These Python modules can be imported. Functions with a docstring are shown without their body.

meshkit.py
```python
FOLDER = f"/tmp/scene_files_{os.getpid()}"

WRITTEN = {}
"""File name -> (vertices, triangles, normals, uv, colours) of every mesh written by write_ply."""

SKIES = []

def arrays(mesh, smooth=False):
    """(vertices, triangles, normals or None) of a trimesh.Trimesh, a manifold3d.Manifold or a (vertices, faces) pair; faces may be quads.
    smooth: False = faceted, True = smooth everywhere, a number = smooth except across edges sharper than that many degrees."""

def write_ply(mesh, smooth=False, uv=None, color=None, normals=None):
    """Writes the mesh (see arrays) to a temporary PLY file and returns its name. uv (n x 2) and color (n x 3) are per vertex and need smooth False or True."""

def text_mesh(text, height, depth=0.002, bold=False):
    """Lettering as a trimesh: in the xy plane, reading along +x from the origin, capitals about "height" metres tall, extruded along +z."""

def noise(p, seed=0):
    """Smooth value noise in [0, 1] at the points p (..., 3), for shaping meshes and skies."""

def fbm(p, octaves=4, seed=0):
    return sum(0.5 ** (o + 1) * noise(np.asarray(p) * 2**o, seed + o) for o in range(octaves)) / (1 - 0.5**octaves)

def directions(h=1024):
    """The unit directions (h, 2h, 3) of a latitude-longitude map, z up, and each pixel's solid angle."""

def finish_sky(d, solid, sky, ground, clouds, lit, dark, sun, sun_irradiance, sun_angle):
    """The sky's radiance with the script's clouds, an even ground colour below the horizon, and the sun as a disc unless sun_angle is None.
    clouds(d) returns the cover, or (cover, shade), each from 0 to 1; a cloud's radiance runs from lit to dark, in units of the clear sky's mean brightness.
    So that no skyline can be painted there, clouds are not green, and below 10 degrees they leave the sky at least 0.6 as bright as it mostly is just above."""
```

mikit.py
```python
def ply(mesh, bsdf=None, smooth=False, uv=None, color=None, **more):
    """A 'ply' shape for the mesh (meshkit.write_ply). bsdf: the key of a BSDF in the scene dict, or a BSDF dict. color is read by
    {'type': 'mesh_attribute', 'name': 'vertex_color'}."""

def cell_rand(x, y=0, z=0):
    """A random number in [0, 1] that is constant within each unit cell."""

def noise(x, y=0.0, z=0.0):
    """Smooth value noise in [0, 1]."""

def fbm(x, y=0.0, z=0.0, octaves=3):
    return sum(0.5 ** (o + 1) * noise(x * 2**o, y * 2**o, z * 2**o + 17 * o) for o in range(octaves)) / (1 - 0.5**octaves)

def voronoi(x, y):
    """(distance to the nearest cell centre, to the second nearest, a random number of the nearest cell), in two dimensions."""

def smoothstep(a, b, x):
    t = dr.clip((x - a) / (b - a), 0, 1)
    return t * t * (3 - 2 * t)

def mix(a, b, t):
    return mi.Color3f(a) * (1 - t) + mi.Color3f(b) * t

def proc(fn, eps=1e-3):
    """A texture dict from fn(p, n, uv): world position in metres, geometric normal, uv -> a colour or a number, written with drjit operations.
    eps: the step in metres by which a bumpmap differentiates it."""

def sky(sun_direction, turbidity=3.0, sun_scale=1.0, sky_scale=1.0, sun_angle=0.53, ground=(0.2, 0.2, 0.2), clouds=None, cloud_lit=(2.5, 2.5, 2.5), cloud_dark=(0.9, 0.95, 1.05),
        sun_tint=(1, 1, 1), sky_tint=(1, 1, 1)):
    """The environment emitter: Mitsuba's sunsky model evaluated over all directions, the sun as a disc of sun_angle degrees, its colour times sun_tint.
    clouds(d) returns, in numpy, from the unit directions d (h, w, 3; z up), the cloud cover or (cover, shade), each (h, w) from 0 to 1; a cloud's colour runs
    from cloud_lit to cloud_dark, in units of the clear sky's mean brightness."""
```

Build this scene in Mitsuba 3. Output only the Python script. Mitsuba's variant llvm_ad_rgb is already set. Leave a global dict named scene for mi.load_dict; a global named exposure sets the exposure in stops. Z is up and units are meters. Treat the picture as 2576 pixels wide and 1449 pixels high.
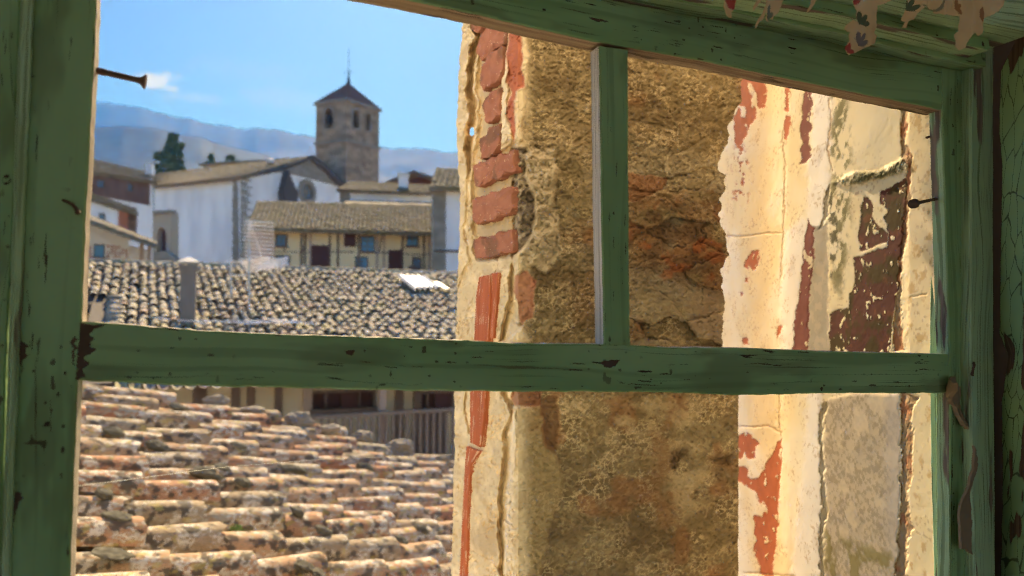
import math, random
import numpy as np, trimesh, drjit as dr, mitsuba as mi, mikit, meshkit
from mikit import proc, noise, fbm, smoothstep, mix, cell_rand
from shapely.geometry import Polygon, box as sbox
from shapely.ops import unary_union
from scipy.ndimage import gaussian_filter, map_coordinates, label as cc_label
from PIL import Image, ImageDraw

# ------------------------------------------------------------------ camera, sky, exposure
EYE = np.array([0.0, 0.0, 7.0])           # eye height above the street
PITCH = math.radians(2.9)
FOC, CX, CY = 1840.0, 1288.0, 724.5       # focal length and centre in units of a 2576 px wide frame
HZ = CY + FOC * math.tan(PITCH)
TF = mi.ScalarTransform4f
scene, labels = {'type': 'scene'}, {}
exposure = 3.0
SUN_AZ, SUN_EL = math.radians(-7.5), math.radians(38)
SUN = np.array([math.sin(SUN_AZ) * math.cos(SUN_EL), math.cos(SUN_AZ) * math.cos(SUN_EL), math.sin(SUN_EL)])
HAZE = True

def ray(px, py):
    X, Y = (np.asarray(px, float) - CX) / FOC, -(np.asarray(py, float) - CY) / FOC
    c, s = math.cos(PITCH), math.sin(PITCH)
    return np.stack(np.broadcast_arrays(X, c - Y * s, s + Y * c), -1)

def at(px, py, y):
    d = ray(px, py)
    return EYE + d * (np.asarray(y, float) / d[..., 1])[..., None]

def hit(px, py, P0, N):
    d = ray(px, py)
    t = ((np.asarray(P0) - EYE) @ np.asarray(N)) / (d @ np.asarray(N))
    return EYE + d * t[..., None]

def project(p):
    q = np.asarray(p, float) - EYE
    c, s = math.cos(PITCH), math.sin(PITCH)
    z = q[..., 1] * c + q[..., 2] * s
    return CX + FOC * q[..., 0] / z, CY - FOC * (-q[..., 1] * s + q[..., 2] * c) / z

def cloud_cover(d):
    cover = np.zeros(d.shape[:2])
    for (px, py, w, h, k) in ((392, 205, 46, 26, 1.0), (432, 224, 26, 12, .8), (470, 245, 90, 14, .25), (720, 250, 110, 40, .16), (640, 180, 160, 30, .08)):
        c = ray(px, py); c = c / np.linalg.norm(c)
        a = np.array([c[1], -c[0], 0]); a /= np.linalg.norm(a); b = np.cross(a, c)
        x, y = d @ a, d @ b
        r = np.hypot(x / (w / FOC), y / (h / FOC))
        n = meshkit.fbm(d * 90, 5, 3) * 1.5 - .75 + (meshkit.fbm(d * 30, 3, 8) - .5)
        m = np.clip((1.0 - r + n * .9) * 1.6, 0, 1) * (d @ c > .9)
        cover = np.maximum(cover, m * m * (3 - 2 * m) * k)
    return cover, np.zeros_like(cover)

scene['camera'] = {'type': 'thinlens', 'fov': 2 * math.degrees(math.atan(CX / FOC)), 'fov_axis': 'x', 'aperture_radius': 0.0020, 'focus_distance': 0.82,
                   'near_clip': 0.01, 'far_clip': 20000.0,
                   'to_world': TF().look_at(origin=EYE.tolist(), target=(EYE + [0, math.cos(PITCH), math.sin(PITCH)]).tolist(), up=[0, 0, 1]),
                   'film': {'type': 'hdrfilm', 'width': 1024, 'height': 576}}
if HAZE:
    scene['air'] = {'type': 'homogeneous', 'albedo': {'type': 'rgb', 'value': [.95, .95, .95]}, 'sigma_t': {'type': 'rgb', 'value': [1.2e-5, 7.0e-5, 2.5e-4]}}
    scene['camera']['medium'] = {'type': 'ref', 'id': 'air'}
scene['sky_light'] = mikit.sky(SUN.tolist(), turbidity=4.0, sun_scale=1.35, sky_scale=.6, clouds=cloud_cover, cloud_lit=(3.2, 3.2, 3.2), ground=(.2, .18, .15), sun_tint=(.95, 1.0, 1.13), sky_tint=(.235, .38, .80))

# ------------------------------------------------------------------ helpers
def numbered(key):
    if key not in scene and key not in labels and not any(k.startswith(key + '__') for k in scene):
        return key
    i = 1
    while f'{key}_{i:03d}' in scene or f'{key}_{i:03d}' in labels or any(k.startswith(f'{key}_{i:03d}__') for k in scene):
        i += 1
    return f'{key}_{i:03d}'

COUNT = {}
def put(name, mesh, bsdf, parent=None, smooth=False, uv=None, color=None, kind=None, lab=None):
    base = (parent + '__' + name) if parent else name
    n = COUNT.get(base, 0); COUNT[base] = n + 1
    key = base if n == 0 else f'{base}_{n:03d}'
    scene[key] = mikit.ply(mesh, bsdf, smooth, uv, color)
    if kind or lab:
        labels.setdefault(key, {})
        if kind: labels[key]['kind'] = kind
        if lab: labels[key]['label'] = lab
    return key

def thing(name, lab, cat, group=None):
    n = COUNT.get(name, 0); COUNT[name] = n + 1
    key = name if n == 0 else f'{name}_{n:03d}'
    labels[key] = {'label': lab, 'category': cat}
    if group: labels[key]['group'] = group
    return key

def struct(name, mesh, bsdf, **kw):
    return put(name, mesh, bsdf, kind='structure', **kw)

def rgb(*c):
    return {'type': 'rgb', 'value': list(c)}

def lin(r, g, b):
    c = np.array([r, g, b]) / 255.
    return np.where(c <= .04045, c / 12.92, ((c + .055) / 1.055) ** 2.4)

def sstep(a, b, x):
    t = np.clip((x - a) / (b - a), 0, 1)
    return t * t * (3 - 2 * t)

def cat(ms):
    return trimesh.util.concatenate(ms)

def grid_mesh(V):
    """(rows, cols, 3) -> trimesh of quads cut in two"""
    r, c = V.shape[:2]
    i = np.arange(r * c).reshape(r, c)
    a, b, d, e = i[:-1, :-1], i[:-1, 1:], i[1:, :-1], i[1:, 1:]
    f = np.concatenate([np.stack([a, d, b], -1).reshape(-1, 3), np.stack([b, d, e], -1).reshape(-1, 3)])
    return trimesh.Trimesh(V.reshape(-1, 3), f, process=False)

def prism(poly3, off):
    """closed prism from a planar (convex) polygon of 3D points swept by the vector off"""
    P = np.asarray(poly3, float); n = len(P)
    V = np.vstack([P, P + off]); f = []
    for i in range(1, n - 1):
        f.append([0, i, i + 1]); f.append([n, n + i + 1, n + i])
    for i in range(n):
        j = (i + 1) % n
        f.append([i, n + i, j]); f.append([j, n + i, n + j])
    m = trimesh.Trimesh(V, f, process=False); m.fix_normals()
    return m

def slab(P0, P1, z0, z1, t):
    """upright wall slab between two plan points, thickness along the vector t (2D)"""
    a, b, t = np.asarray(P0, float), np.asarray(P1, float), np.asarray(t, float)
    q = [[a[0], a[1], z0], [b[0], b[1], z0], [b[0] + t[0], b[1] + t[1], z0], [a[0] + t[0], a[1] + t[1], z0]]
    return prism(q, [0, 0, z1 - z0])

def tube(points, r, sides=8, caps=True):
    p = np.asarray(points, float); r = np.broadcast_to(r, (len(p),))
    t = np.gradient(p, axis=0); t /= np.linalg.norm(t, axis=1, keepdims=True)
    ref = np.array([0, 0, 1.0]) if abs(t[0, 2]) < .8 else np.array([1.0, 0, 0])
    V = []
    for k in range(len(p)):
        a = np.cross(t[k], ref); a /= np.linalg.norm(a); b = np.cross(t[k], a)
        ang = np.arange(sides) * 2 * np.pi / sides
        V.append(p[k] + r[k] * (np.cos(ang)[:, None] * a + np.sin(ang)[:, None] * b))
    V = np.array(V); n = len(p)
    f = []
    for i in range(n - 1):
        for j in range(sides):
            k = (j + 1) % sides
            f += [[i * sides + j, i * sides + k, (i + 1) * sides + j], [i * sides + k, (i + 1) * sides + k, (i + 1) * sides + j]]
    V = V.reshape(-1, 3)
    if caps:
        V = np.vstack([V, p[0], p[-1]]); c0, c1 = len(V) - 2, len(V) - 1
        for j in range(sides):
            k = (j + 1) % sides
            f += [[c0, k, j], [c1, (n - 1) * sides + j, (n - 1) * sides + k]]
    m = trimesh.Trimesh(V, f, process=False); m.fix_normals()
    return m

def lump(c, size, seed, amp=.25, sub=2, freq=2.0):
    m = trimesh.creation.icosphere(subdivisions=sub)
    v = np.array(m.vertices)
    v *= (1 + amp * (meshkit.fbm(v * freq + seed * 7.3, 3, seed) * 2 - 1))[:, None]
    m.vertices = v * np.asarray(size) + np.asarray(c)
    return m

class Facade:
    """an upright wall plane through the world point P0 along the horizontal direction e; N points to the viewer"""
    def __init__(self, P0, e):
        self.P0 = np.asarray(P0, float); e = np.asarray([e[0], e[1], 0.], float); self.e = e / np.linalg.norm(e)
        N = np.array([self.e[1], -self.e[0], 0.])
        self.N = N if N @ (EYE - self.P0) > 0 else -N
    @staticmethod
    def through(a, b):
        return Facade(a, (np.asarray(b) - np.asarray(a))[:2])
    def uvz(self, px, py):
        p = hit(px, py, self.P0, self.N)
        return np.stack([(p - self.P0) @ self.e, p[..., 2]], -1)
    def poly(self, pts):
        a = np.array(pts, float)
        return Polygon(self.uvz(a[:, 0], a[:, 1])).buffer(0)
    def rect(self, x0, y0, x1, y1):
        a, b = self.uvz(x0, y0), self.uvz(x1, y1); m = self.uvz((x0 + x1) / 2, (y0 + y1) / 2)
        hh = abs(a[1] - b[1]) / 2
        return sbox(a[0], m[1] - hh, b[0], m[1] + hh)
    def solid(self, shape, t0, t1):
        out = []
        for g in getattr(shape, 'geoms', [shape]):
            if g.is_empty or g.area < 1e-5: continue
            m = trimesh.creation.extrude_polygon(g, t1 - t0, engine='earcut')
            v = np.array(m.vertices)
            m.vertices = self.P0 * [1, 1, 0] + v[:, :1] * self.e + v[:, 1:2] * [0, 0, 1] + (v[:, 2:] + t0) * self.N
            m.fix_normals(); out.append(m)
        return cat(out)
    def point(self, px, py, t=0.):
        return hit(px, py, self.P0 + self.N * t, self.N)

def raster(polys, blur=1.0, size=(2760, 1700), ox=60, oy=100):
    """smooth 0..1 mask of polygons given in frame units, as a lookup (px, py) -> value"""
    im = Image.new('L', size)
    dr_ = ImageDraw.Draw(im)
    for p in polys:
        dr_.polygon([(x + ox, y + oy) for x, y in p], fill=255)
    a = gaussian_filter(np.asarray(im, np.float32) / 255., blur)
    return lambda px, py: map_coordinates(a, [np.asarray(py) + oy, np.asarray(px) + ox], order=1, mode='nearest')

def zpoly(pts, ox, oy, s):
    return [(ox + x * s, oy + y * s) for x, y in pts]

def dist_lines(lines, px, py):
    """distance in frame units to a set of polylines"""
    d = np.full(np.shape(px), 1e9)
    for L in lines:
        for (x0, y0), (x1, y1) in zip(L[:-1], L[1:]):
            dx, dy = x1 - x0, y1 - y0
            t = np.clip(((px - x0) * dx + (py - y0) * dy) / (dx * dx + dy * dy + 1e-9), 0, 1)
            d = np.minimum(d, np.hypot(px - x0 - t * dx, py - y0 - t * dy))
    return d

# ------------------------------------------------------------------ materials
def mat(name, bsdf, bump=None, two=True):
    if bump is not None:
        bsdf = {'type': 'bumpmap', 'arbitrary': bump[0], 'scale': bump[1], 'bsdf': bsdf}
    scene[name] = {'type': 'twosided', 'bsdf': bsdf} if two else bsdf
    return name

def plain(name, col, rough=.85, spec=.3, metallic=0.):
    return mat(name, {'type': 'principled', 'base_color': rgb(*col), 'roughness': rough, 'specular': spec, 'metallic': metallic})

VC = {'type': 'mesh_attribute', 'name': 'vertex_color'}
mat('vertex_matte', {'type': 'principled', 'base_color': VC, 'roughness': .92, 'specular': .2})

def fn_green(p, n, uv):
    u, v = uv.x, uv.y
    w = noise(u * 9, v * 24, 3) * .012
    grain = noise(u * 14, (v + w) * 620, 1)
    grain2 = noise(u * 5, (v + w) * 190, 7)
    c = mix((.195, .335, .145), (.265, .415, .205), smoothstep(.25, .75, fbm(u * 6, v * 18, 2)))
    c = mix(c, (.135, .225, .09), smoothstep(.60, .85, grain2) * .5)
    stain = smoothstep(.56, .72, fbm(u * 11 + 5, v * 40, 9, octaves=4))
    c = mix(c, (.095, .105, .045), stain * .4)
    hair = smoothstep(.80, .92, noise(u * 7, (v + w) * 1500, 41)) * smoothstep(.40, .62, fbm(u * 5, v * 55, 43))
    c = mix(c, (.06, .085, .035), hair * .7)
    zone = smoothstep(.54, .68, fbm(u * 7, v * 30, 4))
    crack = smoothstep(.84, .93, grain) * zone * .8
    chip = dr.maximum(smoothstep(.74, .77, fbm(u * 44 + 9, (v + w) * 640, 5, octaves=4)) * smoothstep(.54, .66, fbm(u * 9, v * 40, 15)), smoothstep(.955, .97, noise(u * 60, v * 110, 25)) * smoothstep(.45, .6, noise(u * 300, v * 300, 26)))
    speck = smoothstep(.88, .91, noise(u * 190, v * 260, 11)) * smoothstep(.5, .6, noise(u * 12, v * 20, 13))
    bare = dr.clip(chip + crack * .8 + speck * .8, 0, 1)
    return mix(c, mix((.030, .022, .013), (.075, .052, .028), grain), bare)

def fn_green_h(p, n, uv):
    u, v = uv.x, uv.y
    w = noise(u * 9, v * 24, 3) * .012
    grain = noise(u * 14, (v + w) * 620, 1)
    zone = smoothstep(.50, .62, fbm(u * 7, v * 30, 4))
    chip = dr.maximum(smoothstep(.74, .77, fbm(u * 44 + 9, (v + w) * 640, 5, octaves=4)) * smoothstep(.54, .66, fbm(u * 9, v * 40, 15)), smoothstep(.955, .97, noise(u * 60, v * 110, 25)) * smoothstep(.45, .6, noise(u * 300, v * 300, 26)))
    return grain * .25 + noise(u * 5, (v + w) * 190, 7) * .5 - smoothstep(.80, .90, grain) * zone * 1.0 - chip * 1.2 + fbm(u * 20, v * 40, 2) * .8

mat('green_paint', {'type': 'principled', 'base_color': proc(fn_green), 'roughness': .72, 'specular': .22}, (proc(fn_green_h, 4e-4), .0007))

def fn_worn(p, n, uv):
    u, v = uv.x, uv.y
    w = noise(u * 11, v * 24, 3) * .008
    grain = noise(u * 9, (v + w) * 520, 1)
    fine = noise(u * 30, (v + w) * 1300, 21)
    c = mix((.28, .42, .23), (.40, .55, .33), fbm(u * 5, v * 14, 2))
    c = mix(c, (.30, .46, .34), smoothstep(.5, .8, noise(u * 6, v * 30, 31)) * .5)
    c = mix(c, (.09, .14, .06), smoothstep(.62, .85, grain) * .6)
    c = mix(c, (.11, .17, .09), smoothstep(.6, .9, fine) * .4)
    bare = smoothstep(.60, .66, fbm(u * 9 + 40, v * 60, 5, octaves=4))
    return mix(c, mix((.10, .075, .06), (.24, .19, .155), grain), bare)

mat('worn_paint', {'type': 'principled', 'base_color': proc(fn_worn), 'roughness': .7, 'specular': .3},
    (proc(lambda p, n, uv: -noise(uv.x * 9, (uv.y + noise(uv.x * 11, uv.y * 24, 3) * .008) * 520, 1) - .6 * smoothstep(.60, .66, fbm(uv.x * 9 + 40, uv.y * 60, 5, octaves=4)), 4e-4), .0009))

def fn_bare(p, n, uv):
    u, v = uv.x, uv.y
    g = noise(u * 10, (v + noise(u * 8, v * 30) * .006) * 560, 1)
    c = mix((.16, .105, .062), (.40, .30, .205), g * .75 + .25 * noise(u * 60, v * 1200, 4))
    return mix(c, (.05, .035, .02), smoothstep(.62, .75, fbm(u * 22, v * 160, 6)) * .7)
mat('bare_wood', {'type': 'principled', 'base_color': proc(fn_bare), 'roughness': .8, 'specular': .25},
    (proc(lambda p, n, uv: noise(uv.x * 10, (uv.y + noise(uv.x * 8, uv.y * 30) * .006) * 560, 1), 4e-4), .0008))

def fn_grey(p, n, uv):
    u, v = uv.x, uv.y
    g = noise(u * 8, (v + noise(u * 8, v * 30) * .004) * 900, 1)
    return mix((.32, .28, .24), (.74, .68, .62), g)
mat('grey_wood', {'type': 'principled', 'base_color': proc(fn_grey), 'roughness': .85, 'specular': .2},
    (proc(lambda p, n, uv: noise(uv.x * 8, (uv.y + noise(uv.x * 8, uv.y * 30) * .004) * 900, 1), 3e-4), .0007))

def fn_rust(p, n, uv):
    return mix((.028, .018, .013), (.14, .075, .045), fbm(p.x * 260, p.y * 260, p.z * 260, octaves=3))
mat('rusty_iron', {'type': 'principled', 'base_color': proc(fn_rust), 'roughness': .7, 'specular': .4}, (proc(lambda p, n, uv: noise(p.x * 700, p.y * 700, p.z * 700), 2e-4), .0004))

def fn_redwood(p, n, uv):
    g = noise(uv.x * 12, uv.y * 700, 1)
    c = mix((.30, .075, .03), (.46, .135, .06), g * .6 + .4 * fbm(uv.x * 8, uv.y * 60, 2))
    return mix(c, (.55, .36, .25), smoothstep(.80, .84, noise(uv.x * 40, uv.y * 520, 5)) * .8)
mat('red_paint_wood', {'type': 'principled', 'base_color': proc(fn_redwood), 'roughness': .6, 'specular': .3}, (proc(lambda p, n, uv: noise(uv.x * 12, uv.y * 700, 1), 4e-4), .0004))

def fn_tile(p, n, uv):
    i = dr.floor(uv.x / 10)
    r1, r2, r3 = cell_rand(i, 1, 1), cell_rand(i, 2, 5), cell_rand(i, 7, 3)
    o = r1 * 40
    c = mix((.32, .15, .082), (.38, .25, .155), smoothstep(.1, .8, r2))
    c = mix(c, (.26, .215, .145), smoothstep(.6, .95, r3) * .8)
    big = fbm(p.x * 19 + o, p.y * 19, p.z * 19, octaves=5)
    med = fbm(p.x * 85 + o, p.y * 85, p.z * 85, octaves=4)
    fine = noise(p.x * 260, p.y * 260, p.z * 260)
    c = c * (.68 + .7 * fine)
    c = mix(c, (.33, .295, .22), smoothstep(.42, .52, big + (r1 - .5) * .25) * smoothstep(.38, .52, med) * .95)
    c = mix(c, (.60, .57, .50), smoothstep(.52, .60, med + .12 * fine) * smoothstep(.42, .62, big) * .8)
    c = mix(c, (.055, .048, .038), smoothstep(.54, .60, fbm(p.x * 30 + 31, p.y * 30, p.z * 30 + o, octaves=5) + .10 * (fine - .5)) * .85)
    return mix(c, (.40, .33, .10), smoothstep(.63, .70, fbm(p.x * 26 + 7, p.y * 26, p.z * 26, octaves=4)) * .55)
mat('roof_tile', {'type': 'principled', 'base_color': proc(fn_tile), 'roughness': .9, 'specular': .25}, (proc(lambda p, n, uv: fbm(p.x * 90, p.y * 90, p.z * 90, octaves=3), 1.5e-3), .0035))

def fn_oldtile(p, n, uv):
    i = dr.floor(uv.x / 10)
    r1, r2 = cell_rand(i, 1, 1), cell_rand(i, 2, 5)
    c = mix((.30, .25, .185), (.36, .315, .245), r1)
    c = mix(c, (.38, .24, .17), smoothstep(.72, .95, r2) * .7)
    med = fbm(p.x * 12, p.y * 12, p.z * 12, octaves=3)
    c = mix(c, (.42, .385, .31), smoothstep(.52, .66, med))
    c = mix(c, (.12, .11, .08), smoothstep(.57, .68, fbm(p.x * 7 + 9, p.y * 7, p.z * 7, octaves=3)) * .6)
    return mix(c, (.30, .27, .11), smoothstep(.56, .68, fbm(p.x * 5 + 3, p.y * 5, p.z * 5 + 20, octaves=3)) * .6)
mat('old_tile', {'type': 'principled', 'base_color': proc(fn_oldtile), 'roughness': .9, 'specular': .3})

def fn_moss(p, n, uv):
    return mix((.035, .034, .024), (.20, .19, .15), fbm(p.x * 60, p.y * 60, p.z * 60, octaves=4))
mat('dry_moss', {'type': 'principled', 'base_color': proc(fn_moss), 'roughness': 1., 'specular': .1}, (proc(lambda p, n, uv: fbm(p.x * 120, p.y * 120, p.z * 120), 1e-3), .01))

def fn_stone(p, n, uv):
    f = fbm(p.x * 3.2, p.y * 3.2, p.z * 3.2, octaves=4)
    return mix((.17, .15, .12), (.34, .30, .24), f) * (.8 + .4 * noise(p.x * 1.2, p.y * 1.2, p.z * 5))
mat('grey_stone', {'type': 'principled', 'base_color': proc(fn_stone), 'roughness': .95, 'specular': .2})

def fn_lime(p, n, uv):
    f = smoothstep(.3, .7, fbm(p.x * .9, p.y * .9, p.z * .22, octaves=4))
    return mix((.71, .71, .73), (.83, .83, .84), f)
mat('white_render', {'type': 'principled', 'base_color': proc(fn_lime), 'roughness': .95, 'specular': .2})

def fn_cream(p, n, uv):
    f = fbm(p.x * 1.6, p.y * 1.6, p.z * 1.1, octaves=4)
    return mix((.50, .40, .25), (.66, .55, .38), f)
mat('cream_render', {'type': 'principled', 'base_color': proc(fn_cream), 'roughness': .95, 'specular': .2})

def fn_timber(p, n, uv):
    return mix((.10, .065, .05), (.26, .185, .14), fbm(p.x * 9, p.y * 9, p.z * 1.5, octaves=3))
mat('dark_timber', {'type': 'principled', 'base_color': proc(fn_timber), 'roughness': .9, 'specular': .2})
plain('brown_shutter', (.095, .042, .035)); plain('pale_timber', (.42, .31, .24)); plain('zinc', (.50, .48, .45), .45, .5, .6)
plain('aluminium', (.88, .84, .82), .4, .5); plain('pale_metal', (.62, .60, .56), .5); plain('window_glass', (.16, .27, .38), .08, .8)
plain('dark_hollow', (.012, .011, .010)); plain('blue_glass', (.13, .24, .38), .08, .8); plain('orange_brick', (.40, .15, .08))
plain('room_plaster', (.80, .78, .74)); plain('limewash', (.76, .73, .66)); plain('floor_boards', (.22, .15, .09)); mat('fibre_cement', {'type': 'principled', 'base_color': proc(lambda p, n, uv: mix((.13, .115, .10), (.29, .255, .225), fbm(p.x * 5, p.y * 5, p.z * 2.2, octaves=4))), 'roughness': .9, 'specular': .2}); plain('white_plastic', (.62, .62, .61), .35, .5)
plain('slate_dark', (.09, .075, .065)); plain('spire_iron', (.05, .05, .055)); plain('street_stone', (.22, .20, .17)); plain('rag', (.20, .15, .10), 1.0, .1); plain('weathered_timber', (.25, .18, .135)); plain('dark_board', (.075, .048, .03))
mat('leafage', {'type': 'principled', 'base_color': proc(lambda p, n, uv: mix((.05, .085, .035), (.13, .18, .075), noise(p.x * 1.1, p.y * 1.1, p.z * 1.1))), 'roughness': .8, 'specular': .2})
plain('bark', (.08, .055, .04)); plain('web_silk', (.8, .8, .78), .3, .5); plain('weed_leaf', (.12, .20, .05))
def fn_tower(p, n, uv):
    f = fbm(p.x * 1.1, p.y * 1.1, p.z * 1.6, octaves=4)
    c = mix((.21, .155, .105), (.39, .30, .205), f)
    return c * (.75 + .5 * cell_rand(dr.floor((p.x + p.y) * .9 + .5 * dr.floor(p.z * 1.7)), dr.floor(p.z * 1.7)))
mat('tower_stone', {'type': 'principled', 'base_color': proc(fn_tower), 'roughness': .95, 'specular': .2})
plain('ochre_render', (.80, .64, .38)); plain('cream_stone', (.42, .34, .24)); plain('brick_roof', (.20, .105, .075), .95, .1); plain('pale_brick', (.46, .29, .20))
mat('brown_boards', {'type': 'principled', 'base_color': proc(lambda p, n, uv: mix((.11, .065, .05), (.24, .15, .12), fbm(p.x * 3, p.y * 3, p.z * .8))), 'roughness': .9, 'specular': .2})

mat('far_tile', {'type': 'principled', 'base_color': proc(lambda p, n, uv: fn_oldtile(p * .5, n, uv) * mi.Color3f(.50, .49, .45)), 'roughness': .9, 'specular': .3})
# ------------------------------------------------------------------ setting: street, hills, haze
UX = np.array([.933, .36, 0.]); UX /= np.linalg.norm(UX)          # along the window, to the right
NX = np.array([-UX[1], UX[0], 0.])                                 # out of the window
S0 = at(205, HZ, .5)

g = trimesh.creation.box([14000, 14000, .5]); g.apply_translation([0, 4000, -.25])
struct('ground', g, 'street_stone')

def hill(name, pts, y0, y1, col_a, col_b, amp, seed, back):
    px = np.linspace(-1500, 4200, 420)
    xs, ys = np.array(pts, float).T
    top = np.interp(px, xs, ys) + (meshkit.fbm(np.stack([px / 34, px * 0, px * 0], -1), 4, seed) - .5) * amp
    t = np.concatenate([np.linspace(0, 1, 60), [1.05, 1.15, 1.3]])
    V, C = [], []
    for k, q in enumerate(t):
        y = y0 + (y1 - y0) * q
        crest = at(px, top, y1)
        dirx = (crest - EYE) / y1
        h = crest[:, 2] * np.where(q <= 1, np.maximum(q, 0) ** 1.25, 1 - (q - 1) * back)
        P = np.stack([EYE[0] + dirx[:, 0] * y, np.full_like(px, y), h], -1)
        P[:, 2] += (meshkit.fbm(P * [.006, .006, 0], 5, seed + 2) - .5) * y1 * .014 * (q * (1 - q) * 4 if q < 1 else 0) - (8 if q == 0 else 0)
        V.append(P)
    V = np.array(V)
    n = meshkit.fbm(V * [.004, .004, .004], 5, seed + 5)[..., None]
    m = meshkit.noise(V * [.03, .03, .03], seed + 9)[..., None]
    col = np.array(col_a) + (np.array(col_b) - np.array(col_a)) * np.clip((n - .5) * 3 + .5 + (m - .5) * .5, 0, 1)
    struct(name, grid_mesh(V), 'vertex_matte', smooth=True, color=col.reshape(-1, 3))

hill('far_hills', [(-1500, 300), (-300, 250), (100, 250), (230, 258), (300, 262), (360, 268), (440, 295), (480, 297), (520, 312), (600, 322), (700, 325), (760, 338), (790, 347), (950, 370), (1000, 372), (1100, 378), (1150, 386), (1500, 400), (2300, 330), (4200, 350)],
     1500, 3600, (.016, .022, .026), (.034, .036, .034), 13, 3, .5)
hill('wooded_hills', [(-1500, 380), (0, 330), (230, 320), (300, 318), (400, 325), (500, 345), (600, 372), (690, 398), (800, 442), (900, 470), (1150, 500), (1500, 510), (2400, 450), (4200, 470)],
     700, 1700, (.010, .022, .013), (.040, .062, .032), 10, 11, .3)

# ------------------------------------------------------------------ our own house: room and window front
def W(a, b, z):
    p = S0 + UX * a - NX * b
    return np.array([p[0], p[1], z])

def room_slab(a0, a1, b0, b1, z0, z1):
    q = [W(a0, b0, z0), W(a1, b0, z0), W(a1, b1, z0), W(a0, b1, z0)]
    return prism(q, [0, 0, z1 - z0])

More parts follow.
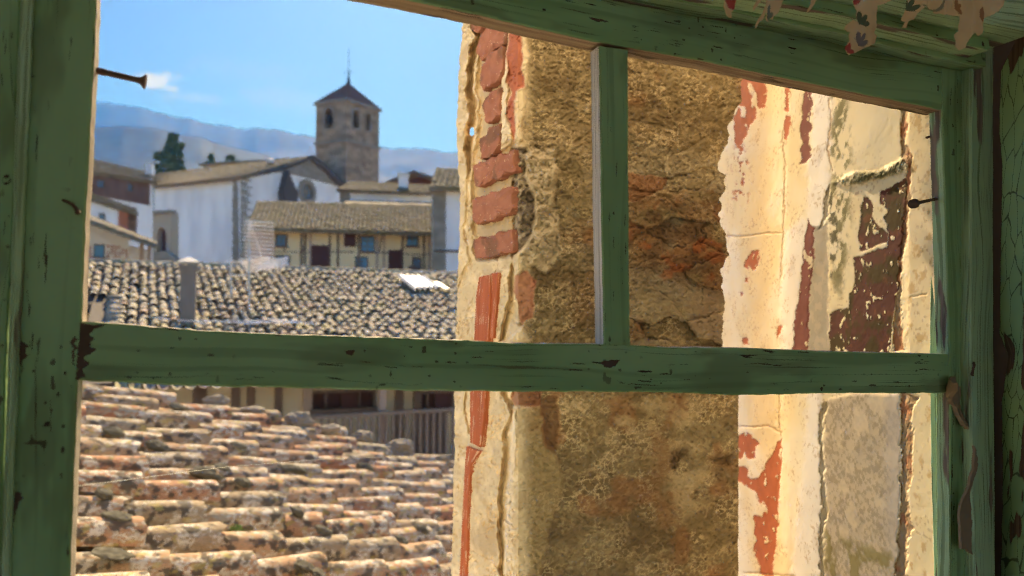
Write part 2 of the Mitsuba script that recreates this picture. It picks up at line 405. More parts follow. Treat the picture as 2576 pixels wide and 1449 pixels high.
house = thing('old_house', 'plastered upper room of an old house looking out through the open window', 'house')
ZF, ZC = 5.4, 8.1
for nm, args, m in (('front_wall', (-2.2, -.25, -.02, -.14, 0, 8.6), 'limewash'), ('front_wall', (-.25, 1.0, -.02, -.14, 0, 6.50), 'limewash'), ('front_wall', (-.25, 1.0, -.06, -.14, 7.36, 8.6), 'limewash'),
                    ('side_wall', (-2.32, -2.2, -.14, 4.0, 0, 8.6), 'room_plaster'), ('side_wall', (2.4, 2.52, -.14, 4.0, 0, 8.6), 'room_plaster'),
                    ('inner_wall', (1.02, 2.4, 0, -.14, 0, 8.6), 'room_plaster'),
                    ('back_wall', (-2.2, -1.7, 4.0, 4.12, 0, 8.6), 'room_plaster'), ('back_wall', (2.0, 2.4, 4.0, 4.12, 0, 8.6), 'room_plaster'), ('back_wall', (-1.7, 2.0, 4.0, 4.12, 8.0, 8.6), 'room_plaster'), ('back_wall', (-1.7, 2.0, 4.0, 4.12, 0, 5.45), 'room_plaster'),  # unseen wide opening added in the back wall to brighten the frame
                    ('floor', (-2.2, 2.4, 0, 4.0, ZF - .1, ZF), 'floor_boards'), ('ceiling', (-2.2, 2.4, 0, 4.0, ZC, ZC + .1), 'room_plaster')):
    put(nm, room_slab(*args), m, house)

MID = [0]
def member(A, B, t, off=0., n=160, c=.0013, jit=.0005, plane=None, ext=0):
    """a wooden bar whose front face lies between the edges A and B (frame units, on the window plane moved out by off); returns {face: (mesh, uv)}"""
    P0, N = plane if plane else (S0 + NX * off, NX)
    def line(L):
        L = np.array(L, float)
        P = hit(L[:, 0], L[:, 1], P0, N)
        s = np.concatenate([[0], np.cumsum(np.linalg.norm(np.diff(P, axis=0), axis=1))])
        q = np.linspace(0, s[-1], n)
        return np.stack([np.interp(q, s, P[:, k]) for k in range(3)], -1)
    a, b = line(A), line(B)
    MID[0] += 1; sd = MID[0]
    ulen = np.concatenate([[0], np.cumsum(np.linalg.norm(np.diff(a, axis=0), axis=1))])
    w = (b - a) / np.linalg.norm(b - a, axis=1, keepdims=True)
    jj = lambda k: ((meshkit.fbm(np.stack([ulen * 90, ulen * 0 + sd, ulen * 0 + k], -1), 3, sd + k) - .5) * 2 * jit + (meshkit.noise(np.stack([ulen * 9, ulen * 0 + sd, ulen * 0 + k], -1), sd) - .5) * jit * 3)[:, None]
    a = a + w * jj(1); b = b + w * jj(2)
    loop = [a + w * c, b - w * c, b + N * c, b + N * (t - c), b - w * c + N * t, a + w * c + N * t, a + N * (t - c), a + N * c]
    names = ['main', 'main', 'B', 'main', 'main', 'main', 'A', 'main']
    out, v0 = {}, sd * 3.17
    for k in range(8):
        p, q = loop[k], loop[(k + 1) % 8]
        wd = float(np.linalg.norm(q - p, axis=1).mean())
        m = grid_mesh(np.stack([p, q], 1))
        uv = np.stack([np.repeat(ulen + sd * 1.7, 2), np.tile([v0, v0 + wd], n)], -1)
        v0 += wd
        out.setdefault(names[k], []).append((m, uv))
    for i in (0, n - 1):
        cap = np.array([x[i] for x in loop]); ctr = cap.mean(0)
        V = np.vstack([cap, ctr]); f = [[k, (k + 1) % 8, 8] for k in range(8)]
        out['main'].append((trimesh.Trimesh(V, f, process=False), np.stack([np.full(9, ulen[i] + sd), np.linspace(0, .02, 9) + sd * 3.17], -1)))
    return {k: (cat([m for m, _ in v]), np.vstack([u for _, u in v])) for k, v in out.items()}

def place(parent, name, mem, bsdf, A=None, B=None, an='worn_edge', bn='worn_edge', lab=None):
    parts = [mem['main']]
    if A is None: parts.append(mem['A'])
    if B is None: parts.append(mem['B'])
    key = put(name, cat([m for m, _ in parts]), bsdf, parent, uv=np.vstack([u for _, u in parts]), lab=lab)
    if A: put(an, mem['A'][0], A, key, uv=mem['A'][1])
    if B: put(bn, mem['B'][0], B, key, uv=mem['B'][1])
    return key

sash = thing('casement_sash', 'green painted glassless window sash with chipped bars, hanging open to the roofs', 'window')
place(sash, 'left_stile', member([(102, -640), (76, -120), (70, 0), (42, 724), (12, 1449), (-32, 2480)], [(270, -640), (247, -120), (243, 0), (236, 170), (222, 470), (214, 640), (204, 810), (192, 960), (185, 1200), (178, 1449), (133, 2480)], .02, 0, 460), 'green_paint', B='grey_wood', bn='bare_edge')
place(sash, 'top_rail', member([(215, -270), (1450, -28), (1725, 28), (2131, 109), (2374, 153)], [(225, -162), (1028, 0), (1203, 35), (1478, 99), (1789, 156), (1983, 198), (2346, 271), (2373, 276)], .023, .0, 320), 'green_paint', B='bare_wood', bn='bare_underside')
place(sash, 'cross_bar', member([(200, 812), (225, 811), (450, 829), (649, 839), (1195, 857), (1278, 861), (1584, 866), (1679, 874), (1820, 877), (2381, 891), (2389, 891)], [(192, 957), (411, 966), (649, 972), (1145, 982), (1278, 985), (1584, 988), (1858, 992), (2338, 990), (2389, 989)], .036, .001, 420, jit=.0007), 'green_paint', A='grey_wood', an='bare_top_edge')
place(sash, 'glazing_bar', member([(1507, 116), (1508, 125), (1512, 500), (1520, 868)], [(1580, 126), (1580, 140), (1583, 500), (1587, 872)], .018, .0015, 160, jit=.0004), 'green_paint', A='grey_wood', an='bare_edge')
place(sash, 'right_stile', member([(2372, 150), (2372, 290), (2388, 880), (2390, 1000), (2392, 1449), (2396, 1940)], [(2439, 160), (2439, 600), (2438, 1000), (2443, 1449), (2448, 1940)], .017, -.001, 260, jit=.0007), 'green_paint', A='worn_paint')
def patch(name, poly, off, mt, th=.0008, seed=1):
    f = Facade(S0 + NX * off, UX); P = f.poly(poly); L = []
    xy = np.array(P.exterior.coords)
    for p, q in zip(xy[:-1], xy[1:]):
        k = max(1, int(np.hypot(*(q - p)) / .0012)); L += [p + (q - p) * i / k for i in range(k)]
    L = np.array(L); L += (np.stack([meshkit.fbm(np.stack([L[:, 0] * 300, L[:, 1] * 500, L[:, 0] * 0 + seed + j], -1), 3, seed) for j in (0, 9)], -1) - .5) * [.006, .002]
    put(name, f.solid(Polygon(L).buffer(0), 0, th), mt, sash, uv=None)
patch('broken_end', [(196, 814), (262, 816), (250, 824), (228, 832), (236, 850), (222, 872), (240, 880), (214, 898), (224, 916), (206, 930), (216, 944), (200, 956), (192, 956)], .001, 'dark_board', seed=3)
patch('split', [(44, 872), (56, 830), (58, 858), (70, 868), (60, 892), (56, 938), (50, 900), (38, 892)], 0, 'dark_board', seed=5)  # splits and torn wood as dark sheets, shade of holes put into colour
patch('split', [(20, 1234), (52, 1240), (60, 1256), (42, 1272), (30, 1330), (20, 1380), (14, 1310)], 0, 'dark_board', seed=6)
patch('split', [(182, 846), (192, 846), (190, 900), (186, 930), (184, 880)], 0, 'dark_board', seed=7)
patch('knot', [(1520, 908), (1560, 905), (1548, 920), (1530, 926), (1512, 914)], .001, 'dark_board', seed=8)
patch('knot', [(870, 882), (892, 880), (886, 894), (872, 892)], .001, 'dark_board', seed=9)
patch('knot', [(1480, 44), (1512, 48), (1530, 56), (1500, 54)], 0, 'dark_board', seed=10)
place(sash, 'bottom_rail', member([(140, 2300), (2394, 1820)], [(132, 2480), (2395, 1940)], .02, .001, 60), 'green_paint')

frame = thing('window_frame', 'weathered green fixed window frame of stepped boards around the sash', 'window frame')
place(frame, 'left_post', member([(-700, -760), (-760, 2900)], [(84, -640), (62, -120), (54, 0), (25, 724), (-2, 1449), (-46, 2480)], .03, .004, 200), 'green_paint')
place(frame, 'bead', member([(80, -640), (58, -120), (50, 0), (22, 724), (-6, 1449), (-50, 2480)], [(105, -640), (82, -120), (77, 0), (50, 724), (19, 1449), (-24, 2480)], .012, -.010, 240, c=.003), 'worn_paint')
place(frame, 'head_board', member([(-520, -535), (1450, -70), (1801, -4), (1973, 19), (2138, 50), (2197, 65), (2412, 118), (2480, 132)], [(-520, -480), (1450, -48), (1725, 6), (2121, 82), (2197, 105), (2320, 137), (2462, 163), (2480, 166)], .045, -.022, 260), 'green_paint', B='worn_paint', bn='lit_worn_underside')  # worn underside made paler, putting bounced outdoor light into the paint
place(frame, 'head_board', member([(-520, -640), (1450, -150), (1900, -60), (2200, -8), (2480, 60)], [(-520, -560), (1450, -90), (1800, -22), (1973, 8), (2138, 40), (2197, 54), (2412, 106), (2490, 124)], .05, -.048, 260), 'green_paint', B='worn_paint', bn='lit_worn_underside')
place(frame, 'head_board', member([(-520, -790), (1450, -250), (2200, -110), (2600, -20)], [(-520, -680), (1450, -170), (1900, -72), (2200, -14), (2480, 56), (2600, 84)], .06, -.075, 260), 'worn_paint')
place(frame, 'jamb_board', member([(2442, 130), (2441, 600), (2440, 900), (2445, 1200), (2452, 1449), (2462, 1960)], [(2502, 120), (2501, 600), (2503, 1000), (2505, 1449), (2514, 1960)], .05, -.012, 260, c=.002), 'worn_paint')
place(frame, 'backing_board', member([(2492, -60), (2492, 1960)], [(2680, -60), (2680, 1960)], .03, .006, 60), 'dark_board')

put('sill', prism([W(-.25, -.141, 6.40), W(.84, -.141, 6.40), W(.84, -.50, 6.40), W(-.25, -.50, 6.40)], [0, 0, .10]), 'limewash', house)  # sill added out of view to bounce sunlight onto the pier and reveal
# peeling shutter on the right, turned into the room
def fn_peel(p, n, uv):
    u, v = uv.x, uv.y
    g = noise(u * 9, v * 500, 1)
    c = mix((.15, .26, .12), (.25, .38, .19), fbm(u * 7, v * 20, 2))
    c1, c2, r = mikit.voronoi(u * 26 + fbm(u * 20, v * 20) * 1.5, v * 60)
    c = mix(c, (.03, .035, .02), (1 - smoothstep(.02, .07, c2 - c1)) * .8)
    bare = smoothstep(.545, .56, fbm(u * 8 + 3, v * 22, 5, octaves=4))
    return mix(c, mix((.04, .022, .012), (.13, .075, .045), g), bare)
mat('peeling_paint', {'type': 'principled', 'base_color': proc(fn_peel), 'roughness': .65, 'specular': .35},
    (proc(lambda p, n, uv: -2 * smoothstep(.545, .56, fbm(uv.x * 8 + 3, uv.y * 22, 5, octaves=4)) + noise(uv.x * 9, uv.y * 500, 1) * .5, 4e-4), .0012))
shut = thing('window_shutter', 'old shutter with peeling cracked green paint at the right edge', 'shutter')
a0, a1 = at(2520, HZ, .80), at(2680, HZ, .71)
e = (a1 - a0) / np.linalg.norm(a1 - a0); nn = np.array([-e[1], e[0], 0.]); nn = nn if nn[0] > 0 else -nn
place(shut, 'board', member([(2518, 180), (2514, 320), (2522, 420), (2515, 700), (2512, 840), (2534, 900), (2518, 1010), (2524, 1200), (2518, 1449), (2520, 1650)], [(2585, 40), (2585, 1650)], .025, plane=(a0, nn), n=260, jit=.0012), 'peeling_paint')
place(shut, 'board', member([(2586.5, 40), (2586.5, 1650)], [(2700, 40), (2700, 1650)], .025, plane=(a0, nn), n=160), 'peeling_paint')

# ------------------------------------------------------------------ nails
def profile_tube(p, q, prof, sides=14):
    """surface of revolution from p to q; prof = [(t, radius)]"""
    p, q = np.asarray(p), np.asarray(q)
    return tube([p + (q - p) * t for t, _ in prof], [r for _, r in prof], sides)
def onS(px, py, off=0.):
    return hit(px, py, S0 + NX * off, NX)
m = profile_tube(onS(228, 174, .012), onS(367, 206, .012), [(0, .0021), (.2, .0026), (.3, .0022), (.82, .0021), (.90, .0026), (.96, .0048), (.985, .0056), (1., .0050)])
k = put('iron_nail', m, 'rusty_iron', smooth=40); labels[k] = {'label': 'long rusty nail with flared head sticking out of the left stile against the sky', 'category': 'nail'}
m = profile_tube(onS(2357, 500, .012), onS(2296, 513, -.028), [(0, .0017), (.9, .0018), (.93, .0050), (1., .0048)])
k = put('iron_nail', m, 'rusty_iron', smooth=40); labels[k] = {'label': 'round headed nail sticking out of the right stile above the cross bar', 'category': 'nail'}
m = tube([onS(2449, 912, -.012), onS(2451, 918, -.022), onS(2447, 932, -.026), onS(2445, 944, -.027)], [.0012, .0014, .0013, .0016])
k = put('iron_nail', m, 'rusty_iron', smooth=40); labels[k] = {'label': 'short bent nail hanging down on the pale jamb board at the right', 'category': 'nail'}
m = tube([onS(158, 503, .002), onS(165, 506, -.006), onS(182, 514, -.010), onS(194, 528, -.010), onS(196, 535, -.008)], [.0010, .0010, .0011, .0016, .0019])
k = put('iron_nail', m, 'rusty_iron', smooth=40); labels[k] = {'label': 'small bent nail driven into the wide left stile', 'category': 'nail'}
m = tube([onS(2338, 344, .016), onS(2331, 346, .014)], [.0012, .0014])
k = put('iron_nail', m, 'rusty_iron', smooth=40); labels[k] = {'label': 'tiny nail stub near the top of the right stile', 'category': 'nail'}

# ------------------------------------------------------------------ wallpaper scraps and rags
def sheet(poly, off, th, seed, amp, tilt=0., maxedge=.006):
    f = Facade(S0 + NX * off, UX)
    P = f.poly(poly).simplify(.0003)
    L = []
    xy = np.array(P.exterior.coords)
    for p, q in zip(xy[:-1], xy[1:]):
        k = max(1, int(np.hypot(*(q - p)) / .0018))
        L += [p + (q - p) * i / k for i in range(k)]
    L = np.array(L); L = L + (meshkit.fbm(np.stack([L[:, 0] * 260, L[:, 1] * 260, L[:, 0] * 0 + seed], -1), 3, seed)[:, None] - .5) * .004
    P = Polygon(L).buffer(0)
    b = trimesh.creation.extrude_polygon(P, th, engine='earcut')
    v, fa = trimesh.remesh.subdivide_to_size(b.vertices, b.faces, maxedge, max_iter=12)
    bend = (meshkit.fbm(np.stack([v[:, 0] * 28, v[:, 1] * 14, v[:, 0] * 0 + seed], -1), 3, seed) - .5) * amp
    V = f.P0 * [1, 1, 0] + v[:, :1] * f.e + v[:, 1:2] * [0, 0, 1] + ((v[:, 2] + bend + tilt * (v[:, 1] - v[:, 1].max()) ** 2)[:, None]) * f.N
    return trimesh.Trimesh(V, fa, process=False), v[:, :2].copy()

FW = Facade(S0 - NX * .115, UX)
FLOW = [(2300, 18, (.05, .10, .06), .5), (2305, 90, (.05, .10, .06), -.4), (2135, 132, (.34, .03, .03), .5), (2160, 62, (.04, .08, .05), .7), (2168, 112, (.14, .13, .15), .4), (1842, 14, (.38, .04, .04), .6), (2142, 12, (.36, .04, .04), .3), (1936, 40, (.12, .16, .13), 1), (2410, 20, (.28, .13, .05), 1), (2475, 20, (.26, .12, .05), 2)]
FL = [(*FW.uvz(x, y), c, a) for x, y, c, a in FLOW]
def fn_paper(p, n, uv):
    x, y = uv.x, uv.y
    c = mix((.55, .39, .205), (.64, .48, .28), fbm(x * 40, y * 40, 3))
    c = mix(c, (.42, .27, .14), smoothstep(.62, .74, fbm(x * 26 + 4, y * 26, 8, octaves=4)) * .7)
    stem = dr.abs(noise(x * 30, y * 30, 5) - .5)
    c = mix(c, (.16, .16, .10), (1 - smoothstep(.010, .022, stem)) * smoothstep(.5, .56, noise(x * 22, y * 22, 77)) * .85)
    for fx, fy, col, a in FL:
        dx, dy = x - float(fx), y - float(fy)
        r = dr.sqrt(dx * dx + dy * dy)
        an = dr.atan2(dx * math.cos(a) - dy * math.sin(a), dx * math.sin(a) + dy * math.cos(a))
        m_ = (1 - smoothstep(.95, 1.05, r / (.0062 + .0050 * dr.abs(dr.cos(an * 4.5))))) * (1 - smoothstep(1.0, 1.25, dr.abs(an)))
        c = mix(c, col, m_ * .92)
    return c
mat('flower_paper', {'type': 'principled', 'base_color': proc(fn_paper), 'roughness': .8, 'specular': .2})
z2 = lambda pts: zpoly(pts, 1725, 0, .3304)
SCRAPS = [([(320, -120), (410, -120), (405, 20), (400, 55), (380, 75), (378, 118), (362, 100), (340, 60), (325, 30)], 'narrow torn wallpaper tip with a red flower, leftmost scrap on the window head'),
          ([(485, -120), (580, -120), (520, 10), (540, 35), (500, 50), (465, 112), (452, 105), (470, 55), (490, 20)], 'thin pale wallpaper strip curling to a point beside the red flower tip'),
          ([(590, -120), (750, -120), (742, 40), (735, 80), (700, 110), (690, 138), (665, 125), (640, 158), (625, 150), (630, 90), (612, 95), (608, 130), (575, 160), (565, 195), (560, 150), (585, 90), (600, 40)], 'ragged wallpaper scrap with two hanging points beside the window head'),
          ([(950, -120), (1000, -120), (990, 15), (965, 65), (950, 85), (945, 60), (960, 20)], 'smallest pointed wallpaper scrap hanging in the middle of the head'),
          ([(1240, -120), (1530, -120), (1530, 20), (1480, 45), (1430, 50), (1425, 265), (1447, 270), (1445, 330), (1360, 370), (1225, 428), (1215, 420), (1198, 375), (1215, 340), (1245, 310), (1232, 270), (1240, 255), (1205, 220), (1215, 190), (1245, 170), (1275, 190), (1270, 100), (1255, 60), (1250, 30)], 'longest hanging wallpaper scrap with red and grey flowers at its foot'),
          ([(1700, -120), (2440, -120), (2435, 40), (2400, 80), (2310, 125), (2315, 150), (2290, 245), (2255, 262), (2225, 240), (2190, 265), (2145, 330), (2140, 360), (2090, 378), (2060, 350), (2065, 310), (2050, 275), (2065, 250), (2095, 230), (2090, 120), (1960, 110), (1880, 75), (1800, 60), (1765, 100), (1755, 140), (1730, 145), (1725, 190), (1705, 185), (1710, 150), (1680, 140), (1700, 60)], 'widest torn wallpaper strip hanging in the upper right corner')]
for i, (pl, lab) in enumerate(SCRAPS):
    m, uv = sheet(z2(pl), -.115 + .001 * i, .0006, 40 + i, .034, -1.2)
    k = put('wallpaper_scrap', m, 'flower_paper', uv=uv); labels[k] = {'label': lab, 'category': 'wallpaper', 'group': 'torn wallpaper scraps on the window head'}
m, _ = sheet([(2385, 962), (2396, 950), (2412, 950), (2428, 972), (2434, 1000), (2437, 1050), (2441, 1066), (2436, 1080), (2428, 1072), (2424, 1040), (2408, 1012), (2394, 985)], -.012, .006, 71, .05)
k = put('cloth_scrap', m, 'rag', smooth=60); labels[k] = {'label': 'brown crumpled rag stuffed in the joint below the right end of the cross bar', 'category': 'rag'}
m, _ = sheet([(2434, 1120), (2441, 1130), (2442, 1170), (2449, 1270), (2453, 1330), (2454, 1385), (2462, 1400), (2452, 1394), (2440, 1388), (2424, 1382), (2422, 1310), (2428, 1260), (2437, 1220), (2434, 1160)], -.018, .003, 77, .03)
k = put('cloth_scrap', m, 'rag', smooth=60); labels[k] = {'label': 'long grey brown rag hanging down the slit beside the jamb board', 'category': 'rag'}
# ------------------------------------------------------------------ the broken stone and brick pier
KX = 1303.
K0 = at(KX, HZ, 1.15); K0[2] = 7.
BD = np.array([-.49, .87, 0.]); BD /= np.linalg.norm(BD)
NB = np.array([-BD[1], BD[0], 0.]); NB = NB if NB @ (EYE - K0) > 0 else -NB
NQ = -NX

def warp(px, py, f, amp, seed):
    q = np.stack([px * f, py * f, np.zeros_like(px) + seed], -1)
    return px + (meshkit.fbm(q, 4, seed) - .5) * 2 * amp, py + (meshkit.fbm(q + 31.7, 4, seed + 50) - .5) * 2 * amp

z5 = lambda pts: zpoly(pts, 1118, 32, .573)
z6 = lambda pts: zpoly(pts, 1118, 830.6, .4269)

py1 = np.concatenate([np.arange(-160, 40, 8.), np.arange(40, 1470, 2.), np.arange(1470, 1660, 8.)])
lx = z5([(84, -60), (80, 45), (68, 200), (60, 350), (52, 500), (55, 620), (62, 700), (70, 850), (65, 1000), (60, 1150), (55, 1300), (52, 1400)]) + z6([(57, 360), (60, 700), (54, 900), (49, 1200), (38, 1449), (30, 1700)])
rx = [(1866, -160), (1862, 200), (1860, 260), (1840, 300), (1835, 325), (1830, 352), (1818, 385), (1816, 400), (1806, 430), (1822, 440), (1824, 470), (1812, 520), (1814, 570), (1831, 600), (1826, 625), (1832, 640), (1818, 660), (1816, 690), (1812, 720), (1824, 760), (1822, 800), (1815, 850), (1818, 877), (1836, 930), (1858, 985), (1857, 1449), (1856, 1660)]
xl = np.interp(py1, [p[1] for p in lx], [p[0] for p in lx]) + (meshkit.fbm(np.stack([py1 / 14, py1 * 0, py1 * 0], -1), 4, 4) - .5) * 7
rough = np.interp(py1, [0, 300, 870, 990], [3, 22, 22, 5])
xr = np.interp(py1, [p[1] for p in rx], [p[0] for p in rx]) + (meshkit.fbm(np.stack([py1 / 20, py1 * 0, py1 * 0], -1), 5, 6) - .5) * rough
cc = np.linspace(0, 1, 350)
PX = xl[:, None] + (xr - xl)[:, None] * cc
PY = np.repeat(py1[:, None], len(cc), 1)
left = PX < KX
BASE = np.where(left[..., None], hit(PX, PY, K0, NB), hit(PX, PY, K0, NX))
wq = sstep(KX - 14, KX + 14, PX)[..., None]
NRM = NB * (1 - wq) + NQ * wq; NRM /= np.linalg.norm(NRM, axis=-1, keepdims=True)
T3 = BASE * 1.0
fb = lambda f, o, s: meshkit.fbm(T3 * f, o, s)

WX, WY = warp(PX, PY, .035, 9, 1)
WX2, WY2 = warp(PX, PY, .09, 5, 7)
M = lambda polys, blur=2., fine=False: raster(polys, blur)(WX2 if fine else WX, WY2 if fine else WY)

stone = sstep(1310, 1345, WX) * np.where(PY < 870, 1, sstep(1270, 1300, WX))
outer = M([z5([(20, -80), (155, -80), (155, 100), (115, 150), (105, 300), (110, 500), (95, 650), (90, 800), (85, 950), (100, 1090), (60, 1200), (20, 1200)])], 2.5)
crev = M([z5([(115, 20), (165, 30), (190, 80), (140, 160), (132, 300), (142, 450), (130, 550), (118, 680), (100, 720), (92, 650), (108, 500), (104, 300), (112, 150), (150, 105), (118, 70)])], 1.6)
joint = M([z5([(130, 600), (320, 560), (325, 1060), (150, 1090), (130, 1060), (125, 800)]), z5([(150, 40), (285, 60), (260, 330), (250, 600), (150, 650)])], 4)
strip = M([z5([(285, 110), (300, 60), (340, 60), (342, 120), (352, 330), (312, 350), (306, 575), (285, 520), (275, 430), (290, 350), (268, 290), (275, 150)])], 1.5)
mortar_l = M([z5([(340, 40), (372, 200), (352, 330), (342, 560), (308, 570), (312, 345), (350, 325)]), z5([(250, 330), (275, 200), (275, 480), (297, 580), (250, 610)])], 1.5)
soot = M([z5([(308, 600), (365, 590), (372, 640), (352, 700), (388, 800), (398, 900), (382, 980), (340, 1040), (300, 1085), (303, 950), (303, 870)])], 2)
lumpm = M([z5([(352, 620), (400, 600), (490, 605), (500, 700), (480, 800), (505, 950), (510, 1080), (440, 1150), (405, 1110), (345, 1110), (340, 1060), (385, 990), (402, 900), (388, 800), (360, 720)])], 2.5)
redlow = M([z5([(310, 1150), (360, 1130), (400, 1180), (390, 1230), (380, 1340), (340, 1370), (325, 1290), (303, 1230)])], 1.5)
crack_up = M([z5([(300, 1100), (312, 1180), (300, 1260), (330, 1330), (345, 1372), (330, 1395), (285, 1440), (250, 1440), (262, 1330), (285, 1240), (280, 1150)])], 1.5)
pale_low = M([z5([(300, 1345), (350, 1385), (372, 1440), (280, 1440)])], 2)
crack = M([z6([(345, 340), (372, 375), (408, 440), (404, 520), (382, 640), (380, 900), (365, 1100), (350, 1449), (345, 1700), (322, 1700), (326, 1449), (330, 1050), (345, 800), (360, 620), (368, 560), (398, 500), (372, 430), (340, 380)])], 1.6)
lip = M([z6([(410, 470), (425, 520), (420, 700), (408, 900), (403, 1449), (400, 1700), (352, 1700), (355, 1449), (370, 1100), (385, 800), (388, 640)])], 2)
scrack = M([z6([(132, 360), (140, 400), (128, 480), (150, 600), (140, 610), (118, 500), (122, 400)])], 1.)
plate = M([z6([(412, 456), (570, 452), (582, 600), (612, 700), (660, 760), (700, 900), (640, 1100), (560, 1449), (412, 1449)])], 2)
recess = M([z6([(572, 452), (580, 400), (658, 375), (682, 500), (656, 705), (602, 690), (578, 570)])], 2)
bpatch = M([z6([(398, 350), (570, 350), (575, 440), (520, 452), (400, 445)])], 1.5)
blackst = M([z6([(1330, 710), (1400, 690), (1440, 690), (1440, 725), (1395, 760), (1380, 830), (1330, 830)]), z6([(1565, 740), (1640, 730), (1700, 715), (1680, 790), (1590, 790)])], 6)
brownst = M([z6([(1220, 560), (1330, 650), (1320, 900), (1420, 1250), (1300, 1400), (1230, 1000)]), z6([(1560, 760), (1740, 700), (1740, 1000), (1640, 900)]), [(1590, 480), (1700, 490), (1800, 600), (1830, 700), (1700, 690), (1590, 660)], [(1590, 800), (1640, 840), (1590, 862)]], 14)
darkst = M([[(1590, 500), (1800, 520), (1835, 640), (1820, 720), (1720, 720), (1590, 690)]], 22)
palest = M([z6([(700, 400), (850, 420), (860, 540), (760, 560)]), z6([(930, 380), (1560, 420), (1500, 620), (1300, 560), (1000, 700)]), z6([(1250, 650), (1500, 640), (1560, 1000), (1350, 1150)]), [(1340, 820), (1420, 700), (1380, 860)], [(1600, 740), (1740, 760), (1800, 850), (1600, 862)]], 16)
blocks = dist_lines([[(1325, 365), (1400, 395), (1440, 360), (1485, 335), (1590, 318), (1640, 312), (1700, 330)], [(1400, 395), (1398, 600), (1412, 668), (1490, 655)], [(1585, 475), (1680, 495), (1740, 560), (1770, 640)], [(1590, 655), (1690, 650), (1760, 600)], [(1590, 745), (1680, 740), (1725, 795), (1720, 820), (1600, 832)], [(1590, 385), (1640, 400), (1720, 380), (1770, 350)], [(1340, 860), (1400, 700), (1412, 668)], [(1440, 675), (1450, 760), (1480, 800)], [(1820, 440), (1780, 470)], [(1815, 560), (1790, 600), (1750, 620)]], WX, WY)
blockid = meshkit.noise(np.stack([WX / 130, WY / 95, WX * 0], -1), 88)

from scipy.spatial import cKDTree
vr = np.random.default_rng(12)
seeds = []
for j, yy in enumerate(np.arange(-160, 900, 62.)):
    for i, xx in enumerate(np.arange(1310, 1960, 128.)):
        seeds.append((xx + (j % 2) * 64 + vr.normal(0, 22), yy + vr.normal(0, 12)))
seeds = np.array(seeds) * [.55, 1.]
VXs, VYs = warp(PX, PY, .02, 26, 17)
VXs, VYs = VXs + (WX2 - PX) * 1.2, VYs + (WY2 - PY) * 1.2
dd_, ii_ = cKDTree(seeds).query(np.stack([VXs * .55, VYs], -1).reshape(-1, 2), k=2)
gap = (dd_[:, 1] - dd_[:, 0]).reshape(PX.shape); cell = ii_[:, 0].reshape(PX.shape)
cellr = vr.random(len(seeds))[cell]; cellg = vr.random(len(seeds))[cell]
where_ = np.where(PY < 870, 1., 0.) * stone * np.clip(sstep(1560, 1600, WX) * sstep(380, 470, WY) + .30 * sstep(1400, 1460, WX) * sstep(300, 400, WY), 0, 1)
courses = (1 - sstep(2.5, 9, gap)) * where_ * sstep(.35, .55, fb(14, 3, 57))
g1_, g2_ = fb(120, 3, 36), fb(230, 2, 37)
rough1, rough2, rough3 = fb(11, 4, 1) - .5, fb(45, 4, 2) - .5, fb(190, 3, 3) - .5
rid = 1 - np.abs(fb(70, 4, 21) - .5) * 2                                  # ridged: the crusty vein of the stone
H = np.zeros_like(PX)
upper = np.where(PY < 870, 1., .55)
H += stone * ((fb(5, 3, 71) - .5) * .03 + rough1 * .016 + rough2 * .008 * upper + rough3 * .005 - sstep(.55, .72, g2_) * .0025 + (rid ** 3) * .0025 * upper + (blockid - .5) * .02 * (PY < 900))
H -= stone * np.exp(-(blocks / 4.0) ** 2) * .004 * sstep(.38, .6, fb(16, 3, 55))
H += where_ * (cellr - .5) * .016 - courses * .0026
H += (1 - stone) * (rough2 * .004 + rough3 * .003)
pits = sstep(.66, .72, meshkit.noise(T3 * 260, 5)) * sstep(.45, .6, fb(30, 2, 8))
H -= (1 - stone) * pits * .0025
H += outer * .006
H -= crev * .015
H -= joint * (1 - outer) * .012 * (1 - strip)
H += strip * .004 + mortar_l * .008
H -= soot * (.008 - rough2 * .022 - rough3 * .012)
H += lumpm * (.006 + rough2 * .03 + rough3 * .008)
H -= crack_up * .012; H -= crack * .012; H -= scrack * .006; H -= recess * .009; H += plate * .006; H += lip * (.005 + rough3 * .006)
H -= redlow * .003; H -= bpatch * .006; H -= blackst * (.010 - rough3 * .01); H += pale_low * .008
H -= darkst * stone * rough2 * .02
RAYP = ray(PX, PY); RAYP /= np.linalg.norm(RAYP, axis=-1, keepdims=True)
V = BASE + RAYP * (H / np.minimum((NRM * RAYP).sum(-1), -.35))[..., None]
# a small hole right through the crevice and the block behind
hole = np.hypot((PX - 1187.5) / 4.5, (PY - 330) / 11 - .1) < 1

def colmix(c, d, m):
    return c * (1 - m[..., None]) + np.asarray(d, float) * m[..., None]
n1, n2, n3, n4 = fb(9, 4, 31), fb(38, 4, 32), fb(160, 3, 33), fb(22, 4, 34)
C = np.zeros(PX.shape + (3,)) + np.array([.58, .49, .34])
C = colmix(C, (.70, .60, .43), sstep(.45, .7, n2)); C = colmix(C, (.40, .30, .18), sstep(.55, .75, n4) * .6)
C = colmix(C, (.46, .36, .23), sstep(.60, .70, fb(150, 2, 142)) * .6)
S = np.zeros_like(C) + np.array([.165, .124, .068])
S = colmix(S, (.21, .165, .096), sstep(.42, .68, n1)); S = colmix(S, (.115, .080, .044), sstep(.50, .62, fb(14, 5, 35)) * .6)
S = S * (.88 + .24 * sstep(.3, .7, fb(120, 3, 136)))[..., None]
S = colmix(S, (.42, .33, .20), sstep(.84, .97, 1 - np.abs(fb(70, 4, 121) - .5) * 2) * sstep(.40, .6, n2) * .4)
rid2 = 1 - np.abs(fb(130, 3, 123) - .5) * 2
S = colmix(S, (.52, .42, .27), sstep(.86, .97, rid2) * sstep(.42, .6, n4) * .7)
